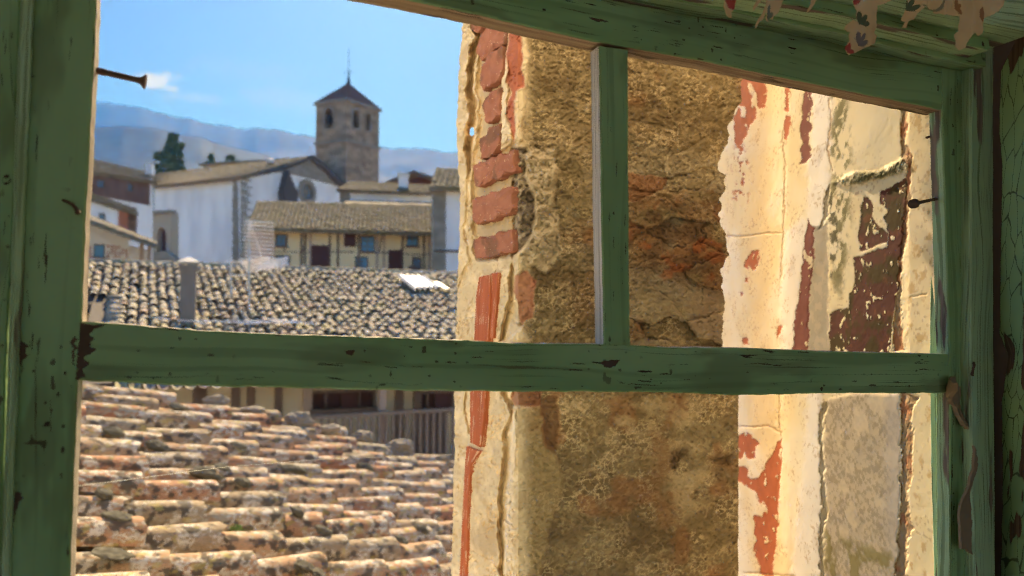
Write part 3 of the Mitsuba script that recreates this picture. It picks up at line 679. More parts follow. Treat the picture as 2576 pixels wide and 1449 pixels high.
S = colmix(S, (.11, .07, .035), sstep(.57, .72, fb(210, 2, 137)) * .3)
S = colmix(S, (.22, .105, .05), sstep(.62, .72, fb(14, 3, 91)) * .5)
S = colmix(S, (.20, .085, .045), where_ * sstep(.62, .8, cellg) * sstep(.35, .55, n4) * .75)
S = colmix(S, (.30, .26, .20), where_ * sstep(.35, .2, cellg) * .5)
S = colmix(S, (.52, .43, .29), courses * sstep(.5, .62, n2) * .8)
S = colmix(S, (.40, .32, .20), palest * sstep(.35, .6, n2) * .6)
S = colmix(S, (.18, .10, .05), brownst * sstep(.3, .55, n4) * .8)
S = colmix(S, (.10, .06, .035), darkst * sstep(.40, .58, n2) * .75)
S = colmix(S, (.22, .075, .03), darkst * sstep(.55, .66, fb(30, 3, 93)) * .8)
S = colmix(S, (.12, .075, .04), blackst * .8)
S = colmix(S, (.27, .21, .115), plate * .6)
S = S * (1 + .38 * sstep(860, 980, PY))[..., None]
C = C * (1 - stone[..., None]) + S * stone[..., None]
C = colmix(C, (.45, .34, .21), crev * .8); C = colmix(C, (.52, .42, .28), joint * (1 - outer) * .8 * (1 - crev))
brickred = np.array([.36, .13, .085])
C = C * (1 - strip[..., None]) + (brickred * (.8 + .5 * n2[..., None])) * strip[..., None]
C = colmix(C, (.64, .55, .40), mortar_l * .9)
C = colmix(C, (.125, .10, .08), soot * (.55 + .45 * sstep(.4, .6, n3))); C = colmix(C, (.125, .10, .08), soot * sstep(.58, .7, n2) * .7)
C = colmix(C, (.46, .39, .28), lumpm * .85); C = colmix(C, (.30, .24, .16), lumpm * sstep(.55, .7, n2) * .7)
C = colmix(C, (.33, .14, .09), redlow * .85); C = colmix(C, (.27, .12, .075), bpatch * .85); C = colmix(C, (.27, .155, .085), recess * .8)
C = colmix(C, (.66, .57, .43), pale_low * .8); C = colmix(C, (.70, .61, .48), lip * .8)
C = colmix(C, (.45, .36, .23), (crack + crack_up * .7).clip(0, 1) * .7)

def front_faces(V, drop=None):
    m = grid_mesh(V)
    if drop is not None:
        m = trimesh.Trimesh(m.vertices, m.faces[~drop.reshape(-1)[m.faces].any(1)], process=False)
    return m
pier = thing('stone_pier', 'crumbling stone and brick pier standing just outside the window, in shadow', 'pier')
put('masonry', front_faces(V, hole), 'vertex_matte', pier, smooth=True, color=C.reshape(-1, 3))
# its sides and core, a broken plan shape behind the two visible faces
def ring(V, cols, vec, k):
    P = V[:, cols]
    Q = P + vec * k
    return np.stack([P, (P + Q) / 2 + (meshkit.fbm(P * 25, 3, 9)[..., None] - .5) * .012, Q], 1)
side = [grid_mesh(ring(V, 0, BD + .9 * UX, .05)), grid_mesh(ring(V, -1, NX, .2))]
for s_, nm in zip(side, ('outer_side', 'inner_side')):
    put(nm, s_, 'vertex_matte', pier, smooth=True, color=np.tile([.50, .40, .26], (len(s_.vertices), 1)) * (.8 + .4 * meshkit.fbm(np.array(s_.vertices) * 40, 3, 4)[:, None]))
kx = K0[:2]
A_ = kx + BD[:2] * .235 - NB[:2] * .03
core = [kx + UX[:2] * .012 - NQ[:2] * .05, kx + UX[:2] * .36 - NQ[:2] * .05, kx + UX[:2] * .36 - NQ[:2] * .2, A_ + UX[:2] * .06 + BD[:2] * .02, A_ + UX[:2] * .02]
put('core', prism([[q[0], q[1], 0.] for q in core], [0, 0, 6.38]), 'cream_render', pier)
put('core', prism([[q[0], q[1], 7.72] for q in core], [0, 0, .12]), 'cream_render', pier)
# solid filling split around the little hole
hz = float(hit(1187, 330, K0, NB)[2])
mid = [kx + UX[:2] * .012 - NQ[:2] * .05, kx + UX[:2] * .36 - NQ[:2] * .05, kx + UX[:2] * .36 - NQ[:2] * .2, kx + BD[:2] * .12 + UX[:2] * .12, kx + BD[:2] * .08 - NB[:2] * .05]
put('core', prism([[q[0], q[1], 6.38] for q in mid], [0, 0, 1.34]), 'cream_render', pier)

# bricks of the pier: each one a rounded, worn block of its own set into the corner face
def on_left(px, py, t=0.):
    return hit(px, py, K0 + NB * t, NB)
def brick(poly, seed, t0=-.012, t1=.004, rnd=3.2, amp=.0042, corner=False):
    f = Facade(K0, BD)
    a = np.array(poly, float)
    P = f.poly(poly)
    P = P.buffer(-.004).buffer(.004, quad_segs=3)
    L = []
    xy = np.array(P.exterior.coords)
    for p, q in zip(xy[:-1], xy[1:]):
        k = max(1, int(np.hypot(*(q - p)) / .004)); L += [p + (q - p) * i / k for i in range(k)]
    rings = []
    base = np.array(L); ctr = base.mean(0)
    base = base + (np.stack([meshkit.fbm(np.stack([base[:, 0] * 70, base[:, 1] * 70, base[:, 0] * 0 + seed + q], -1), 3, seed) for q in (0, 5)], -1) - .5) * .012
    for sc, tt in ((1.0, t0), (1.0, t1 - .0014), (.975, t1), (.80, t1 + .0004), (.45, t1)):
        q = ctr + (base - ctr) * sc
        n = (meshkit.fbm(np.stack([q[:, 0] * 120, q[:, 1] * 120, q[:, 0] * 0 + tt * 400 + seed], -1), 3, seed) - .5) * amp * 2
        rings.append(f.P0 * [1, 1, 0] + q[:, :1] * f.e + q[:, 1:] * [0, 0, 1] + (tt + n)[:, None] * f.N)
    n = len(base); Vb = np.vstack(rings + [(rings[-1].mean(0))[None]]); fa = []
    for r in range(len(rings) - 1):
        for j in range(n):
            k = (j + 1) % n
            fa += [[r * n + j, r * n + k, (r + 1) * n + j], [r * n + k, (r + 1) * n + k, (r + 1) * n + j]]
    fa += [[(len(rings) - 1) * n + j, (len(rings) - 1) * n + (j + 1) % n, len(Vb) - 1] for j in range(n)]
    m = trimesh.Trimesh(Vb, fa, process=False); m.fix_normals()
    return m
def fn_brick(p, n, uv):
    f = fbm(p.x * 70, p.y * 70, p.z * 70, octaves=4)
    c = mix((.25, .095, .065), (.40, .19, .135), f)
    c = mix(c, (.13, .085, .06), smoothstep(.54, .66, fbm(p.x * 28 + 4, p.y * 28, p.z * 28, octaves=4)) * .6)
    return mix(c, (.62, .48, .36), smoothstep(.86, .89, noise(p.x * 330, p.y * 330, p.z * 190)) * .6)
mat('old_brick', {'type': 'principled', 'base_color': proc(fn_brick), 'roughness': .95, 'specular': .2}, (proc(lambda p, n, uv: fbm(p.x * 400, p.y * 400, p.z * 400), 4e-4), .0015))
for i, (pl, t1) in enumerate([([(170, 95), (190, 60), (278, 70), (272, 130), (200, 172), (165, 220), (145, 165)], .002), ([(160, 262), (200, 186), (264, 142), (265, 205), (242, 300), (180, 340), (160, 312)], .003), ([(170, 402), (200, 352), (246, 322), (247, 455), (182, 490)], .002), ([(155, 562), (200, 504), (246, 487), (246, 560), (216, 628), (160, 642)], .001),
                          ([(130, 672), (306, 606), (312, 695), (150, 766), (134, 742)], .003), ([(130, 822), (302, 760), (306, 870), (150, 930), (131, 902)], .004), ([(128, 1002), (302, 952), (302, 1050), (160, 1086), (140, 1062)], .003)]):
    put('brick', brick(z5(pl), 60 + i, t1=t1), 'old_brick', pier, smooth=35)
put('brick', brick(z5([(120, 20), (160, 25), (185, -20), (278, 0), (280, 60), (190, 55), (150, 90), (120, 60)]), 71), 'old_brick', pier, smooth=35)
# red door-stop laths let into the plaster
lath = thing('red_lath', 'red painted wooden lath let into the plaster edge of the pier, upper piece', 'lath')
PLB = (K0 + NB * .010, -NB)
place(lath, 'strip', member(z5([(150, 1160), (137, 1250), (128, 1440)]) + z6([(150, 380), (150, 660)]), z5([(200, 1150), (198, 1250), (190, 1440)]) + z6([(238, 360), (228, 520), (208, 690)]), .012, plane=PLB, n=120, c=.0015), 'red_paint_wood')
place(lath, 'strip', member(z5([(202, 1146), (200, 1250), (194, 1430)]), z5([(236, 1140), (228, 1250), (212, 1430)]), .014, plane=(K0 + NB * .006, -NB), n=60, c=.0015), 'red_paint_wood')
lath = thing('red_lath', 'lower red lath tapering down the plaster edge of the pier', 'lath')
place(lath, 'strip', member(z6([(128, 685), (118, 820), (104, 1100), (88, 1449), (80, 1700)]), z6([(206, 712), (152, 800), (137, 1000), (122, 1449), (118, 1700)]), .012, plane=(K0 + NB * .006, -NB), n=120, c=.0012), 'red_paint_wood')

# ------------------------------------------------------------------ the peeling ochre wall beside the window
XW = .475
zA = lambda pts: zpoly(pts, 1789, 191.7, .5071)
zB = lambda pts: zpoly(pts, 1789, 862.5, .4047)
wx = np.concatenate([np.linspace(1660, 1800, 60), np.linspace(1802, 2360, 414)])
wy = np.concatenate([np.arange(-220, 150, 10.), np.arange(150, 1475, 2.2), np.arange(1475, 1760, 10.)])
QX, QY = np.meshgrid(wx, wy)
PW = np.array([XW, 0, 0]); NW = np.array([1., 0, 0])
BW = hit(QX, QY, PW, NW)
T3 = BW * np.array([1, 1, 1.])
VX, VY = warp(QX, QY, .05, 7, 3)
VX2, VY2 = warp(QX, QY, .16, 5, 13)
def MW(polys, blur=.8):
    return raster(polys, blur)(VX + (VX2 - QX) * .7, VY + (VY2 - QY) * .7)
R_top = zA([(142, -60), (142, 20), (140, 150), (115, 200), (122, 320), (138, 372), (152, 368), (175, 345), (160, 320), (190, 250), (222, 205), (215, 150), (198, 140), (205, 100), (185, 70), (180, 30), (200, 40), (215, 75), (228, 100), (238, 165), (268, 150), (286, 98), (272, 48), (270, -60)])
R_hole = zA([(140, 150), (165, 150), (172, 205), (150, 205)])
R2 = [zA([(375, -60), (392, -60), (388, 120), (378, 185), (362, 178), (366, 110)]), zA([(370, 198), (396, 206), (390, 290), (374, 322), (360, 262)])]
R3 = zA([(462, -60), (510, -60), (508, 90), (498, 200), (488, 330), (498, 405), (462, 430), (440, 437), (450, 380), (444, 250), (460, 90)])
R4 = [zA([(205, 866), (240, 868), (244, 910), (226, 950), (204, 964), (195, 930), (182, 958), (160, 948), (168, 922)]), zA([(172, 1002), (190, 1004), (188, 1026), (172, 1022)]), zA([(142, 1072), (158, 1076), (156, 1092), (144, 1090)]), zA([(158, 1304), (190, 1308), (192, 1334), (168, 1336)]), zA([(328, 1238), (346, 1240), (342, 1270), (326, 1300)]), zA([(120, 380), (150, 400), (160, 470), (150, 560), (130, 540)]) ]
R4s = [zA([(112, 350), (170, 360), (195, 500), (180, 620), (120, 640), (110, 480)])]
R5 = zA([(485, 705), (512, 750), (512, 900), (488, 1070), (490, 1200), (478, 1365), (470, 1480), (400, 1480), (410, 1365), (420, 1200), (440, 1050), (465, 850)])
L1 = zB([(150, 580), (175, 578), (215, 555), (275, 590), (302, 636), (270, 652), (268, 722), (240, 718), (212, 682), (190, 732), (150, 725)])
L2 = zB([(440, 600), (440, 720), (425, 900), (415, 1100), (400, 1300), (388, 1449), (384, 1600), (318, 1600), (320, 1449), (288, 1340), (270, 1290), (282, 1200), (265, 1100), (275, 1070), (320, 1092), (332, 1020), (295, 980), (290, 942), (190, 872), (150, 860), (150, 775), (212, 770), (250, 850), (300, 832), (350, 740), (390, 690), (415, 620)])
M1 = zA([(765, 605), (786, 600), (806, 650), (800, 690), (822, 740), (882, 788), (882, 822), (762, 870), (735, 872), (738, 760), (745, 650)])
M2 = zA([(972, 500), (977, 700), (956, 850), (932, 1000), (907, 1200), (888, 1365), (880, 1480), (560, 1480), (585, 1365), (598, 1180), (638, 1155), (686, 1155), (692, 1090), (716, 1000), (714, 900), (762, 888), (830, 860), (880, 850), (886, 800), (865, 700), (875, 660), (845, 640), (835, 568), (905, 545)])
red = np.maximum.reduce([MW([R_top]) * (1 - MW([R_hole])), MW(R2), MW(R4[:5]), MW([L1]), MW([L2])])
spk = sstep(.60, .66, meshkit.fbm(np.stack([VX * .10, VY * .10, VX * 0], -1), 4, 61))
red = np.maximum(red, MW(R4s, 6) * spk)
maroon = np.maximum.reduce([MW([R3]), MW([R5])])
dark = np.maximum(MW([M1]), MW([M2]))
flk = sstep(.70, .74, meshkit.fbm(np.stack([VX * .11, VY * .06, VX * 0 + 3], -1), 3, 67))
red, maroon, dark = red * (1 - flk * .9), maroon * (1 - flk * .8), dark * (1 - flk)
peeled = np.clip(red + maroon + dark, 0, 1)
panel = MW([zB([(722, 366), (760, 340), (930, 322), (1168, 325), (1172, 600), (1165, 1000), (1147, 1449), (1140, 1700), (700, 1700), (702, 1449), (715, 1050), (705, 700), (712, 450)])], 3)
groove = MW([zA([(945, -60), (977, -60), (975, 185), (965, 330), (992, 400), (988, 600), (962, 850), (942, 1000), (946, 1150), (952, 1365), (905, 1365), (918, 1150), (938, 900), (972, 600), (976, 450), (942, 400), (945, 300)]), zB([(1186, 300), (1240, 325), (1288, 338), (1252, 420), (1252, 700), (1246, 880), (1216, 930), (1251, 1150), (1221, 1230), (1216, 1449), (1210, 1700), (1150, 1700), (1152, 1449), (1180, 1000), (1186, 700)])], 1.2)
crk = MW([zB([(690, 372), (728, 372), (700, 480), (694, 560), (702, 900), (722, 1050), (692, 1200), (704, 1449), (700, 1700), (672, 1700), (676, 1449), (684, 1000), (678, 500)]), zA([(575, 560), (592, 545), (585, 640), (560, 745), (540, 760), (566, 640)])], .9)
greyband = MW([zA([(512, 750), (582, 738), (584, 1365), (584, 1480), (478, 1480), (488, 1070), (512, 900)])], 2)
whiteb = MW([zA([(450, -60), (610, -60), (600, 300), (585, 540), (560, 745), (512, 752), (482, 700), (478, 430), (500, 400), (508, 90)]), zB([(600, 320), (688, 320), (682, 700), (690, 1449), (690, 1700), (490, 1700), (500, 1449), (545, 1000), (580, 750)]), zB([(1163, 325), (1187, 335), (1182, 800), (1172, 1100), (1152, 1449), (1140, 1449), (1163, 900)]), zA([(355, 780), (470, 700), (478, 760), (440, 1040), (412, 1365), (340, 1365)])], 5)
mossz = MW([zA([(600, -60), (690, -60), (680, 130), (695, 470), (605, 540), (590, 400)]), zA([(590, 540), (690, 478), (850, 462), (955, 395), (990, 415), (965, 475), (800, 515), (690, 545), (700, 700), (640, 1120), (600, 1000), (620, 750), (590, 620)]), zB([(700, 1150), (900, 1250), (1130, 1300), (1140, 1700), (690, 1700)])], 7)
ledge = MW([zA([(600, 535), (690, 485), (850, 465), (960, 398), (988, 418), (960, 472), (800, 512), (690, 545)])], 3)
drip = MW([zA([(592, 560), (622, 650), (628, 750), (622, 900), (602, 1010), (588, 800)])], 1.5)
n1, n2, n3, n4 = fb(7, 4, 41), fb(30, 4, 42), fb(170, 3, 43), fb(70, 4, 44)
C = np.zeros(QX.shape + (3,)) + np.array([.80, .69, .46])
C = colmix(C, (.84, .79, .66), sstep(.42, .64, n1) * .9); C = colmix(C, (.76, .62, .38), sstep(.55, .72, n2) * .4)
rightp = sstep(2270, 2290, VX)
C = colmix(C, (.80, .66, .42), rightp * .8); C = colmix(C, (.55, .36, .15), rightp * sstep(.55, .70, n4) * .7)
C = colmix(C, (.86, .82, .78), whiteb * .9); C = colmix(C, (.66, .60, .55), whiteb * sstep(.55, .7, n2) * .6)
fleck = sstep(.66, .70, meshkit.noise(T3 * 210, 51)) * sstep(.46, .58, n2)
C = colmix(C, (.42, .28, .14), fleck * .45)
midp = MW([zA([(600, -60), (950, -60), (945, 400), (600, 540)])], 4)
C = colmix(C, (.80, .70, .48), midp * .6)
C = colmix(C, (.11, .105, .03), mossz * sstep(.44, .56, .6 * n4 + .4 * n2) * .85)
C = colmix(C, (.06, .065, .03), ledge * sstep(.38, .52, n3 * .5 + n4 * .5) * .9)
C = colmix(C, (.35, .31, .25), greyband * .85); C = colmix(C, (.52, .43, .32), greyband * sstep(.5, .6, n4) * .7)
C = colmix(C, (.47, .39, .29), panel * .9); C = colmix(C, (.30, .245, .175), panel * sstep(.44, .60, n4 * .35 + n3 * .65) * .7); C = colmix(C, (.62, .52, .38), panel * sstep(.56, .66, n2) * .7)
C = colmix(C, (.46, .41, .38), panel * sstep(2215, 2245, VX) * .6)
C = colmix(C, (.20, .17, .05), panel * mossz * sstep(.46, .58, n2) * .8)
redc = np.array([.43, .135, .065])
C = C * (1 - red[..., None]) + redc * (.85 + .4 * n4[..., None]) * red[..., None]
C = C * (1 - maroon[..., None]) + np.array([.21, .075, .062]) * (.8 + .5 * n4[..., None]) * maroon[..., None]
dk = np.where((sstep(.47, .60, n1 + (QX < 2200) * .10 + (QY > 760) * .04))[..., None] > 0, 1, 1) * np.array([.115, .042, .032])
dk = colmix(dk, (.075, .05, .018), sstep(.45, .60, n2 + (VX < 2140) * .12)); dk = colmix(dk, (.19, .07, .035), sstep(.60, .72, n4) * .6)
C = C * (1 - dark[..., None]) + dk * dark[..., None]
C = colmix(C, (.24, .14, .07), groove * .8); C = colmix(C, (.38, .15, .07), groove * sstep(.5, .62, n2) * .8); C = colmix(C, (.28, .23, .13), crk * .7); C = colmix(C, (.09, .08, .04), drip * sstep(.40, .52, n4) * .9)
seams = dist_lines([[(1822, 592), (1870, 596), (1920, 588), (1966, 585)], [(1860, 1072), (1900, 1075), (1930, 1070), (1960, 1085)], [(2290, 748), (2330, 740)], [(1965, 700), (1970, 590), (1975, 420), (1968, 330)], [(1962, 990), (1960, 1060), (1966, 1100)], [(2085, 250), (2090, 300), (2082, 380), (2095, 430)], [(1870, 1440), (2000, 1449)]], VX2, VY2)
C = colmix(C, (.50, .33, .16), np.exp(-(seams / 1.8) ** 2) * .7)
Hw = (n1 - .5) * .003 + (n2 - .5) * .0005 + (n4 - .5) * .0003 + (n3 - .5) * .0003
Hw -= peeled * .0007; Hw -= groove * (.0022 + (n3 - .5) * .003); Hw -= crk * .0028; Hw += panel * .0008 + whiteb * .0005 + ledge * (.004 + (n3 - .5) * .006) + rightp * .002
Hw -= np.exp(-(seams / 1.6) ** 2) * .0010; Hw -= greyband * .001; Hw += sstep(1955, 1985, VX) * .0015
Hw -= .009
RAYW = ray(QX, QY); RAYW /= np.linalg.norm(RAYW, axis=-1, keepdims=True)
VW = BW - RAYW * (Hw / (RAYW @ NW))[..., None]
wall = thing('ochre_wall', 'sunlit ochre plaster wall with peeling red paint beside the right window stile', 'wall')
mw = grid_mesh(VW)
vid = np.zeros(QX.shape, int)
lab_, nl = cc_label(np.maximum.reduce([red, maroon, dark]) > .5)
sizes = np.bincount(lab_.ravel()); order = [k for k in np.argsort(-sizes) if k > 0][:14]
fl = lab_.reshape(-1)[mw.faces[:, 0]]
rest = np.ones(len(fl), bool)
colf = C.reshape(-1, 3)
def sub(faces):
    u, inv = np.unique(faces, return_inverse=True)
    return trimesh.Trimesh(mw.vertices[u], inv.reshape(-1, 3), process=False), u
norms = mw.vertex_normals.copy()
def put_sub(name, mask):
    m, u = sub(mw.faces[mask])
    key = f"{wall}__{name}"; n = COUNT.get(key, 0); COUNT[key] = n + 1
    if n: key += f'_{n:03d}'
    path = meshkit.write_ply(m, False, None, colf[u], normals=norms[u])
    scene[key] = {'type': 'ply', 'filename': path, 'face_normals': False, 'bsdf': {'type': 'ref', 'id': 'vertex_matte'}}
if (mw.face_normals[:, 0].mean()) > 0: norms = -norms if (norms[:, 0].mean() > 0) else norms
for k in order:
    put_sub('bare_patch', fl == k); rest &= fl != k
put_sub('plaster', rest)
ret = np.stack([VW[:, -1], VW[:, -1] + [.10, .09, 0]], 1)
ret = grid_mesh(ret); put('return_face', ret, 'vertex_matte', wall, smooth=True, color=np.tile([.6, .45, .24], (len(ret.vertices), 1)))
put('core', prism([[XW + .035, .90, 0], [XW + .42, .90, 0], [XW + .42, 2.6, 0], [XW + .035, 2.6, 0]], [0, 0, 8.6]), 'cream_render', wall)
# ------------------------------------------------------------------ curved clay tiles
rng = np.random.default_rng(7)
def tile_shell(L, r0, r1, th, nl, na, seed, warpamp=.006, chip=.015, thick=True, arc=2.75, tall=.95):
    """a canal tile along +x (r0 at the upper end, r1 at the lower), crown up"""
    x = np.linspace(0, 1, nl); a = np.linspace(-arc / 2, arc / 2, na)
    X, A = np.meshgrid(x, a, indexing='ij')
    r = r0 + (r1 - r0) * X
    endj = (meshkit.noise(np.stack([A * 4, A * 0 + seed, A * 0], -1), seed) - .5) * chip * 2 * (X > .9)
    n = (meshkit.fbm(np.stack([X * 4 + seed, A * 1.6, A * 0 + seed * 3.1], -1), 3, seed) - .5) * 2 * warpamp
    out = np.stack([X * L + endj, np.sin(A) * (r + n), np.cos(A) * (r + n) * tall], -1)
    if not thick:
        return grid_mesh(out)
    inn = np.stack([X * L + endj, np.sin(A) * (r + n - th), np.cos(A) * (r + n - th) * tall], -1)
    rim = np.concatenate([out[-1], out[-1][-1:]], 0)
    ms = [grid_mesh(out), grid_mesh(inn[:, ::-1])]
    ms.append(grid_mesh(np.stack([out[-1], inn[-1]], 0)))
    ms.append(grid_mesh(np.stack([out[:, 0], inn[:, 0]], 1))); ms.append(grid_mesh(np.stack([inn[:, -1], out[:, -1]], 1)))
    return cat(ms)

TILE_ID = [0]
def put_tile(parent, mesh, o, ax, up, bsdf, smooth=50, name='tile'):
    ax = ax / np.linalg.norm(ax); side_ = np.cross(up, ax); side_ /= np.linalg.norm(side_); up = np.cross(ax, side_)
    v = np.asarray(mesh.vertices)
    m = trimesh.Trimesh(o + v[:, :1] * ax + v[:, 1:2] * side_ + v[:, 2:] * up, mesh.faces, process=False)
    TILE_ID[0] += 1
    sm = trimesh.graph.smooth_shade(m, angle=math.radians(smooth), facet_minarea=None) if smooth is not True else m
    uv = np.stack([np.full(len(sm.vertices), TILE_ID[0] * 10. + 5), np.zeros(len(sm.vertices))], -1)
    if parent is None:
        return sm, uv
    return put(name, sm, bsdf, parent, smooth=True, uv=uv)

def join(lst):
    return cat([m for m, _ in lst]), np.vstack([u for _, u in lst])

# ------------------------------------------------------------------ the near roof below the window
D1 = ray(2800, 1540); D1 /= np.linalg.norm(D1); D2 = ray(220, 400)
RN = np.cross(D1, D2); RN *= np.sign(RN[2]); RN /= np.linalg.norm(RN)
RW = np.cross(RN, D1); RW *= np.sign(RW[1])
RP = at(500, 1400, 2.95)
near = thing('near_roof', 'lichen covered terracotta tile roof sloping away just below the window', 'roof')
chan, far_ = [], []
edge_y = lambda px: np.interp(px, [-400, 150, 200, 480, 740, 1040, 1140, 1300], [830, 952, 972, 1010, 1062, 1140, 1160, 1195])
for r in range(-3, 15):
    off = rng.uniform(0, .3)
    for k in range(-8, 22):
        s = -1.1 + k * .35 + off + rng.normal(0, .018)
        wob = .03 * math.sin(s * 1.3 + r) + rng.normal(0, .007)
        o = RP + RW * (r * .2 + wob) + D1 * s
        px, py = project(o + D1 * .2 + RN * .06)
        if not (-420 < px < 1400) or py > 1800: continue
        seen = 120 < px < 1180 and py < 1480
        if py < edge_y(px) + 8: continue
        L = rng.uniform(.42, .49); r1_ = rng.uniform(.076, .091)
        m = tile_shell(L, r1_ * .78, r1_ * 1.03, .021, 9, 11, int(rng.integers(1e6)), .0042, .035 if rng.random() < .25 else .008, tall=1.08)
        yaw, lift = rng.normal(0, .05), .085 + rng.normal(0, .014)
        ax = D1 + RW * yaw + RN * lift
        res = put_tile(near if seen else None, m, o - D1 * .06 + RN * (.012 + rng.normal(0, .005)), ax, RN + RW * rng.normal(0, .10), 'roof_tile')
        if not seen: far_.append(res)
        chan.append(put_tile(None, tile_shell(.42, .085, .07, .01, 2, 6, r * 50 + k + 500, .004, .01, False), o + RW * .1 + RN * .022, D1 + RN * .03, -RN, 'roof_tile'))
m, uv = join(far_); put('tiles', m, 'roof_tile', near, uv=uv, smooth=True, kind='stuff')
m, uv = join(chan); put('channel_tiles', m, 'roof_tile', near, uv=uv, smooth=True, kind='stuff')
q = [RP + RW * a + D1 * b - RN * .06 for a, b in ((-.7, -1.7), (1.95, -1.7), (2.4, 6.6), (-.7, 6.6))]
put('roof_bed', prism(q, -RN * .08), 'slate_dark', near)
# mossy cushions on the tiles
for i, (px, py, sx, sz) in enumerate([(283, 1085, 40, 16), (395, 1121, 44, 18), (513, 1190, 60, 20), (610, 1212, 30, 14), (740, 1180, 52, 14), (920, 1178, 34, 18), (262, 1242, 30, 17), (300, 1300, 60, 12), (290, 1395, 70, 14), (748, 1288, 20, 14), (815, 1334, 30, 13), (765, 1425, 34, 18), (800, 1440, 26, 12), (450, 1025, 34, 12), (1060, 1330, 26, 16), (560, 1175, 30, 10), (1012, 1358, 20, 10), (600, 1120, 30, 9)]):
    p = hit(px, py, RP + RN * .128, RN)
    sc = p[1] / FOC
    m = lump([0, 0, 0], [sx * sc * .7, .04, sz * sc * .6], 90 + i, .55, 3, 1.6)
    v = np.array(m.vertices)
    m.vertices = p + v[:, :1] * D1 + v[:, 1:2] * RW + v[:, 2:] * RN
    put('moss_cushion', m, 'dry_moss', near, smooth=True)
# stones weighing down the far verge
for i, (px, py, w_, h_, lab) in enumerate([(747, 1056, 36, 27, 'large lichen covered stone on the roof verge before the left end of the balcony rail'), (827, 1080, 25, 12, 'low flat stone on the roof verge right of the large stone'), (910, 1098, 27, 15, 'roundish stone on the roof verge left of the balcony post'),
                                           (1002, 1124, 39, 25, 'peaked grey stone on the roof verge below the balcony balusters'), (541, 1010, 34, 15, 'long grey stone at the upper end of the roof verge under the cross bar'), (632, 1034, 30, 11, 'flat dark stone on the roof verge under the cream wall panels'), (1109, 1158, 22, 14, 'small stone on the roof verge beside the pier')]):
    p = hit(px, py + h_ * .5, RP + RN * .10, RN); sc = p[1] / FOC
    k = put('verge_stone', lump(p + RN * .02, [w_ * sc * .95, w_ * sc * .75, h_ * sc * 1.05], 300 + i, .55, 3, 1.9), 'grey_stone', smooth=True)
    labels[k] = {'label': lab, 'category': 'stone', 'group': 'stones weighing down the near roof'}
# a weed between the tiles
wd = thing('roof_weed', 'small green weed growing between two tiles of the near roof', 'plant')
p = hit(597, 1338, RP + RN * .09, RN); ms = []
for i in range(46):
    a, l = rng.uniform(0, 6.28), rng.uniform(.012, .034)
    b = p + np.array([rng.normal(0, .020), rng.normal(0, .015), rng.uniform(0, .012)])
    t = np.array([math.cos(a) * .8, math.sin(a) * .6, rng.uniform(.3, 1.2)]); t /= np.linalg.norm(t); s_ = np.cross(t, [0, .3, 1]); s_ /= np.linalg.norm(s_)
    ms.append(trimesh.Trimesh([b, b + t * l * .5 + s_ * l * .22, b + t * l, b + t * l * .5 - s_ * l * .22], [[0, 1, 2], [0, 2, 3]], process=False))
put('leaf_tuft', cat(ms), 'weed_leaf', wd)
put('stem', tube([p - RN * .03, p + [0, 0, .02]], .003), 'weed_leaf', wd)
k = put('spider_thread', tube([onS(186, 1224, .02), hit(573, 1174, S0 + NX * .30, NX), hit(815, 1155, S0 + NX * .47, NX), on_left(1150, 1143, .004)], .00019, 5), 'web_silk')
labels[k] = {'label': 'single shining spider thread stretched across the lower pane over the roof', 'category': 'thread'}

# ------------------------------------------------------------------ the long house with the balcony (middle distance)
G1 = np.array([-.454, .891, 0.]); G2 = np.array([.891, .454, 0.]); TS = math.tan(math.radians(16.3))
R0 = at(210, 664, 16.0)
SD = -G1 - np.array([0, 0, TS]); SD /= np.linalg.norm(SD); SN = np.cross(SD, G2); SN *= np.sign(SN[2])
long_ = thing('balcony_house', 'long half timbered house with a mossy grey tile roof and a wooden balcony', 'house')
cand = []
for c in range(-14, 74):
    for k in range(-0, 28):
        s = .05 + k * .265
        o = R0 + G2 * (c * .168 + rng.normal(0, .012)) + SD * (s + rng.normal(0, .02))
        px, py = project(o + SD * .2 + SN * .08)
        if px < 292 and py > 742: continue
        if px < -60: continue
        cand.append((float((o - EYE) @ [0, 1, 0]), 200 < px < 1165 and py < 862, o, c, k))
cand.sort(key=lambda q: (not q[1], q[0]))
rest_, n_parts = [], 0
for d_, vis, o, c, k in cand:
    r1_ = rng.uniform(.070, .086)
    m = tile_shell(.36, r1_ * .8, r1_, .012, 3, 7, int(rng.integers(1e6)), .006, .012, True)
    par = long_ if (vis and n_parts < 298) else None
    res = put_tile(par, m, o + SN * (.03 + rng.normal(0, .012)), SD + SN * (.08 + rng.normal(0, .02)) + G2 * rng.normal(0, .06), SN, 'old_tile')
    if par: n_parts += 1
    else: rest_.append(res)
m, uv = join(rest_); put('roof_tiles', m, 'old_tile', long_, uv=uv, smooth=True, kind='stuff')
roofpoly = lambda t0, t1, s0, s1, d_: prism([R0 + G2 * t0 + SD * s0 - SN * d_, R0 + G2 * t1 + SD * s0 - SN * d_, R0 + G2 * t1 + SD * s1 - SN * d_, R0 + G2 * t0 + SD * s1 - SN * d_], -SN * .1)
chn = []
for c in range(-14, 74):
    for k in range(0, 25, 2):
        o = R0 + G2 * (c * .168 + .084) + SD * (.05 + k * .30)
        px, py = project(o + SD * .2)
        if (px < 296 and py > 738) or px < -60: continue
        chn.append(put_tile(None, tile_shell(.64, .082, .074, .01, 2, 5, c * 40 + k, .004, .01, False), o + SN * .072, SD, -SN, 'old_tile'))
m, uv = join(chn); put('channel_tiles', m, 'old_tile', long_, uv=uv, smooth=True, kind='stuff')
put('roof_bed', roofpoly(.35, 12.5, 0, 7.55, .0), 'slate_dark', long_)
